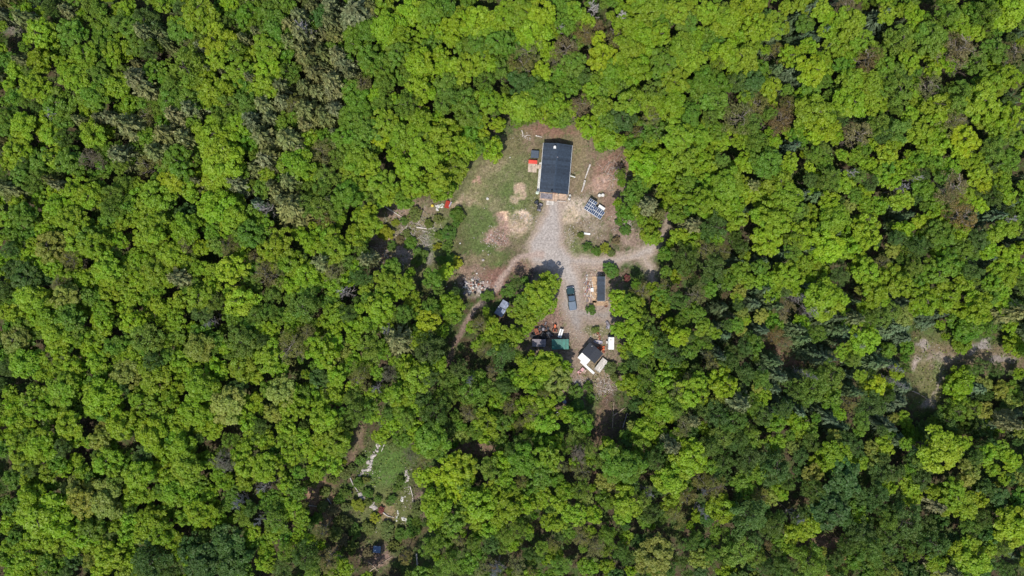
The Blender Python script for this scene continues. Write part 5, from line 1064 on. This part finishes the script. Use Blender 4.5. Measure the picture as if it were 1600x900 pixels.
def machine(px, py, rz, label, m, sc=1.0):
    t = place('old_machine', label, 'machine', px, py, rz, .6)
    MB().box((0, 0, .5 * sc), (1.0 * sc, 1.7 * sc, .35)).box((.1, .4, .8 * sc), (.6 * sc, .6 * sc, .4)).build('body', m, t, bevel=.05)
    MB().tube((-.3, -.5, .7), (.2, -.6, 1.2), .05).tube((.35, .1, .6), (.45, -.9, .5), .06).build('arm', M['iron'], t)
    for s in (-1, 1):
        MB().tube((s * .5 * sc, -.5, .28), (s * .68 * sc, -.5, .28), .28, n=12).build('wheel', M['black'], t)
machine(858.5, 522.5, .8, 'dark broken machine between the lean-to and the orange tractor', M['iron'])
machine(848, 523.5, -.5, 'black machine above the right end of the grey lean-to', M['black'], .9)
machine(838.5, 517.5, .3, 'rust-red machine at the top of the scrap above the lean-to', M['rust'], 1.0)
machine(834, 526, 1.2, 'black machine above the left end of the grey lean-to', M['black'])

# dark-roofed cabin with white annex
t = place('cabin', 'small cabin with square charcoal roof turned at an angle and a white annex roof', 'cabin', 925.8, 551.6, R(-41), 2.5)
MB().prism([(-1.9, 0), (1.9, 0), (1.9, 2.25), (0, 2.7), (-1.9, 2.25)], -1.35, 1.35).build('wall', M['siding'], t)
rf = MB().prism([(-2.15, 2.22), (0, 2.74), (2.15, 2.22), (2.15, 2.31), (0, 2.84), (-2.15, 2.31)], -1.62, 1.62).build('roof', M['charcoal'], t)
MB().tube((-1.3, 1.2, 2.3), (-1.3, 1.2, 3.0), .09).build('stove_pipe', M['dirty_white'], rf)
an = MB().box((-.55, -2.45, 1.92), (2.75, 1.62, .07), rx=.1).build('annex_roof', M['white'], t)
aw = MB()
aw.box((-.55, -3.05, .85), (2.4, .07, 1.7)).box((-1.75, -2.3, .85), (.07, 1.5, 1.7)).box((.65, -2.3, .85), (.07, 1.5, 1.7)).build('annex_wall', M['siding'], t)
MB().box((1.92, 0, 1.0), (.06, .8, 1.9)).build('door', M['rust'], t)
MB().box((0, 1.38, 1.4), (1.0, .06, .7)).build('window', M['glass'], t)
for i, (dx, w) in enumerate(((0, 'upper'), (-2.2, 'lower'))):
    o = MB().box((0, 0, .12), (.28, 4.6, .08)).build('white_plank', M['white'])
    p = at(918.2 + dx * .55, 573.2 - dx * .65); o.location = p; o.rotation_euler = (0, 0, R(47.5))
    tag(o, f'long white plank on the ground below the cabin, the {w} of the two', 'plank', 'white planks below the cabin')

t = place('flatbed_trailer', 'pale wooden flatbed trailer standing at an angle right below the cabin', 'trailer', 939.4, 570.5, R(-37), .8)
MB().box((0, 0, .72), (1.55, 3.5, .08)).build('bed', M['pale_wood'], t)
MB().box((-.8, 0, .82), (.06, 3.5, .16)).box((.8, 0, .82), (.06, 3.5, .16)).box((0, -1.75, .82), (1.6, .06, .16)).build('side_rail', M['dirty_white'], t)
MB().box((0, 0, .6), (1.3, 3.3, .12)).tube((0, 1.6, .6), (0, 2.7, .5), .05).build('frame', M['iron'], t)
for s in (-1, 1): MB().tube((s * .82, -.3, .32), (s * 1.0, -.3, .32), .32, n=14).build('wheel', M['black'], t)
t = place('white_camper', 'small white camper trailer at the right edge of the lower yard', 'camper', 955.2, 536.5, R(-1), 1.9)
MB().box((0, 0, 1.1), (1.45, 3.1, 1.5)).build('body', M['white'], t, bevel=.12)
MB().box((0, 0, 1.9), (1.38, 3.0, .1)).build('roof', M['white'], t, bevel=.04)
MB().box((-.2, .7, 2.0), (.45, .45, .12)).build('roof_hatch', M['dirty_white'], t)
MB().box((-.92, .15, .9), (.4, .6, .08)).build('step', M['dirty_white'], t)
MB().box((-.735, .15, 1.1), (.03, .55, 1.3)).build('door', M['dirty_white'], t)
MB().box((-.735, -.8, 1.4), (.03, .7, .45)).build('window', M['glass'], t)
MB().tube((0, -1.5, .45), (0, -2.3, .45), .05).build('tow_bar', M['iron'], t)
for s in (-1, 1): MB().tube((s * .62, -.1, .32), (s * .8, -.1, .32), .32, n=14).build('wheel', M['black'], t)
t = place('rowing_boat', 'small grey boat on the ground between the cabin and the white camper', 'boat', 934.6, 534.4, R(80), .5)
prof = [(0, 1.25), (.32, .7), (.42, 0), (.38, -.7), (.28, -1.1), (-.28, -1.1), (-.38, -.7), (-.42, 0), (-.32, .7)]
n = len(prof); mb = MB()
mb.add([(x * .55, y * .85, .05) for x, y in prof] + [(x, y, .45) for x, y in prof] + [(x * .86, y * .93, .45) for x, y in prof] + [(x * .5, y * .8, .12) for x, y in prof],
       [(a * n + i, a * n + (i + 1) % n, (a + 1) * n + (i + 1) % n, (a + 1) * n + i) for a in range(3) for i in range(n)] + [tuple(range(n)), tuple(range(3 * n, 4 * n))])
mb.build('hull', M['boat'], t)
MB().box((0, -.3, .4), (.74, .22, .04)).build('thwart', M['pale_wood'], t); MB().box((0, .35, .4), (.66, .2, .04)).build('thwart', M['pale_wood'], t)

# tarps and heaps
def heap(name, px, py, rx, ry, rz, label, cat, mats, n=7, seed=0, size=.35, hh=.5, group=None):
    """a loose heap: each material its own part"""
    rnd = random.Random(seed); t = place(name, label, cat, px, py, rz, .2, group)
    for m in mats:
        for i in range(n):
            mb = MB()
            x, y = rnd.gauss(0, rx * .5), rnd.gauss(0, ry * .5)
            s = size * rnd.uniform(.5, 1.2)
            if rnd.random() < .5: mb.blob((x, y, s * .4), s, rnd.randrange(999), .4, hh, 6, 4)
            else: mb.box((x, y, s * .5 + .05), (s * rnd.uniform(.6, 1.8), s * rnd.uniform(.5, 1.5), s * .5), rz=rnd.uniform(0, 3), rx=rnd.uniform(-.5, .5), ry=rnd.uniform(-.4, .4))
            mb.build('piece', M[m], t)
    return t
heap('scrap_heap', 742, 447, 2.9, 1.9, 0, 'wide heap of pale and dark scrap at the lower left of the yard', 'scrap heap', ['dirty_white', 'stone', 'black', 'slash', 'birch', 'log', 'tarpgrey', 'rust'], 12, 3, .36)
heap('bag_heap', 951, 510.5, .9, .9, 0, 'heap of grey and white bags above the white camper', 'heap', ['dirty_white', 'tarpgrey', 'boat'], 7, 4, .45, .7)
heap('red_tarp_heap', 938.8, 544.5, 1.0, .6, -.6, 'crumpled orange-red tarp heap right of the cabin roof', 'heap', ['orange', 'rust'], 8, 5, .42, .5)
heap('crate_heap', 934, 526, .8, .6, 0, 'small heap of orange and tan crates above the grey boat', 'heap', ['floor', 'deck', 'rust'], 4, 6, .35)
heap('mint_tarp_heap', 688, 322, 1.0, .5, .3, 'crumpled pale mint tarp heap at the far left end of the yard', 'heap', ['mint', 'dirty_white'], 9, 7, .35)
heap('rusty_scrap', 843, 514, 1.9, .8, .5, 'rust-brown scrap iron strewn above the grey lean-to', 'scrap heap', ['rust', 'black', 'tarpgrey', 'iron'], 9, 8, .4)
heap('dark_scrap', 852, 528, 1.2, .9, 0, 'blackish scrap between the lean-to and the green shed', 'scrap heap', ['black', 'iron', 'bark'], 10, 9, .38)
heap('board_heap', 904, 602, 1.2, .5, -.6, 'heap of pale broken boards below left of the cabin', 'heap', ['birch', 'pale_wood'], 6, 10, .4, .3)
heap('debris_heap', 918, 452, 1.2, 3.0, 0, 'strewn pale and reddish odds and ends left of the narrow shed', 'heap', ['pale_wood', 'pink', 'dirty_white', 'rust', 'tarpgrey', 'floor'], 9, 12, .22)
heap('oddments_heap', 907, 581, .9, .5, .4, 'brownish pile of oddments beside the pink bin below the cabin', 'heap', ['rust', 'bark', 'pink'], 5, 13, .3)
t = place('play_tent', 'red and blue folding play tent at the far left end of the yard', 'tent', 698.5, 319, R(-15), .8)
MB().prism([(-.55, .05), (.55, .05), (0, 1.0)], -.9, .9).build('fly', M['red'], t)
MB().box((.75, .25, .3), (.3, 1.3, .5), rz=-.2).build('side_panel', M['boat'], t)
t = place('yellow_bucket', 'yellow bucket on the brush at the left end of the yard', 'bucket', 675.6, 321.5, 0, .3)
MB().tube((0, 0, 0), (0, 0, .5), .28, .34, n=12).build('body', M['yellow'], t)
MB().tube((-.34, 0, .5), (0, .3, .56), .02).tube((.34, 0, .5), (0, .3, .56), .02).build('handle', M['iron'], t)
t = place('storage_bin', 'pink plastic bin with yellowish lid below the cabin', 'bin', 911.5, 578.6, R(50), .5)
MB().box((0, 0, .28), (.8, 1.2, .55), taper=1.1).build('body', M['pink'], t)
MB().box((0, -.35, .6), (.85, .5, .06)).build('lid', M['deck'], t)
t = place('bee_hive', 'tiny white box hive among the trees below the green shed', 'hive', 872, 646.5, .3, .9)
MB().box((0, 0, .45), (.7, .6, .7)).build('body', M['white'], t); MB().box((0, 0, .84), (.85, .75, .07)).build('lid', M['white'], t); MB().box((0, 0, .05), (.6, .5, .1)).build('stand', M['bark'], t)
t = place('grey_barrel', 'pale grey round barrel among the trees below the lower yard', 'barrel', 882, 628, 0, .9)
MB().tube((0, 0, 0), (0, 0, .95), .5, n=16).build('body', M['boat'], t); MB().tube((0, 0, .95), (0, 0, 1.0), .52, .45, n=16).build('lid', M['bluesteel'], t)
t = place('tarp_shelter', 'square blue tarp shelter near the bottom edge of the photo', 'tarp shelter', 589, 858.6, R(-8), 1.2)
MB().box((0, 0, 1.2), (1.85, 1.75, .04), rx=.08, ry=.06).build('tarp', M['bluetarp'], t)
for x in (-.85, .85):
    for y in (-.8, .8): MB().tube((x, y, 0), (x, y, 1.2 - x * .06 + y * .08), .04).build('post', M['bark'], t)
t = place('white_board', 'white board lying in the weeds inside the bend of the drive', 'board', 917, 365.2, R(-8), .1)
MB().box((0, 0, .10), (1.7, .45, .06)).build('board', M['white'], t); MB().box((0, 0, .04), (.1, .5, .06)).build('batten', M['bark'], t)
WH = ['upper left part of the lawn', 'lawn below the tan bare patch', 'bottom of the lawn', 'edge of the bottom track', 'weeds at the yard left edge']
for i, (a, b, s, w) in enumerate(((762, 310.5, .33, 'left part of the lawn'), (755, 406.5, .35, 'lower end of the lawn'), (689, 344.6, .3, 'brush below the mint tarp'), (693, 381, .2, 'shrub strip at the left of the lawn'), (719, 380.5, .2, 'left edge of the lawn'),
                                  (763, 398, .2, 'lawn below the pinkish bare soil'), (742, 245.5, .36, 'top left corner of the yard'), (828, 216, .22, 'bare soil above the house'), (797, 246, .2, 'upper lawn left of the hot tub'))):
    o = MB().blob((0, 0, .1), s, i, .3, .6, 7, 5).build('stone', M['dirty_white'] if i % 2 == 0 else M['rock'])
    o.location = at(a, b); tag(o, f'single pale stone on the {w}', 'stone', 'single pale stones about the yard')

# sticks, slash and pebbles nobody could count
def sticks(name, n, label, spots, m, L=(.5, 2.2), r=(.02, .05)):
    rnd = random.Random(len(name)); mb = MB()
    for i in range(n):
        cx, cy, rx, ry = rnd.choice(spots)
        p = at(cx + rnd.gauss(0, rx * .55), cy + rnd.gauss(0, ry * .55)); a = rnd.uniform(0, 6.28); l = rnd.uniform(*L); rr = rnd.uniform(*r)
        z = rnd.uniform(.03, .25)
        mb.tube((p[0], p[1], z), (p[0] + math.cos(a) * l, p[1] + math.sin(a) * l, z + rnd.uniform(-.02, .25)), rr, rr * .4, n=3, caps=False)
    return tag(mb.build(name, M[m]), label, 'sticks', kind='stuff')
SPOTS = [(640, 345, 34, 22), (632, 385, 14, 24), (600, 390, 12, 34), (655, 365, 30, 30), (945, 605, 14, 14), (905, 602, 14, 10), (960, 270, 18, 20), (975, 350, 10, 12)]
sticks('brush_sticks', 800, 'scattered sticks and cut branches of the brushy clearings', SPOTS, 'birch')
sticks('slash_sticks', 1400, 'brown twigs and slash strewn over the rough ground', SPOTS + [(945, 620, 14, 26), (948, 645, 14, 24), (500, 775, 26, 30), (585, 870, 20, 16), (1455, 580, 24, 40), (780, 372, 14, 12), (745, 430, 24, 20), (650, 790, 10, 20), (860, 500, 20, 16), (935, 460, 8, 30), (820, 425, 18, 8)], 'slash', (.3, 1.5), (.02, .04))
rnd = random.Random(2); mb = MB()
for cx, cy, rx, ry, k in ((775, 373, 20, 14, 130), (742, 447, 24, 16, 160), (632, 385, 12, 26, 120), (818, 340, 20, 10, 90), (893, 370, 10, 18, 60), (950, 600, 16, 20, 20), (1450, 545, 18, 16, 14), (1465, 595, 10, 30, 20), (1450, 632, 12, 12, 10), (1532, 545, 26, 8, 10), (925, 350, 30, 16, 60), (930, 520, 30, 12, 60), (930, 455, 12, 30, 90), (575, 750, 18, 40, 50), (636, 770, 8, 50, 50), (870, 320, 60, 40, 90), (890, 450, 30, 70, 110), (820, 215, 14, 6, 25), (600, 800, 40, 20, 30)):
    for i in range(k):
        p = at(cx + rnd.gauss(0, rx * .6), cy + rnd.gauss(0, ry * .6))
        mb.blob((p[0], p[1], .03), rnd.uniform(.05, .17), rnd.randrange(9999), .35, .6, 5, 3)
tag(mb.build('scattered_stones', M['stone']), 'small pale stones scattered over bare soil and gravel', 'stones', kind='stuff')
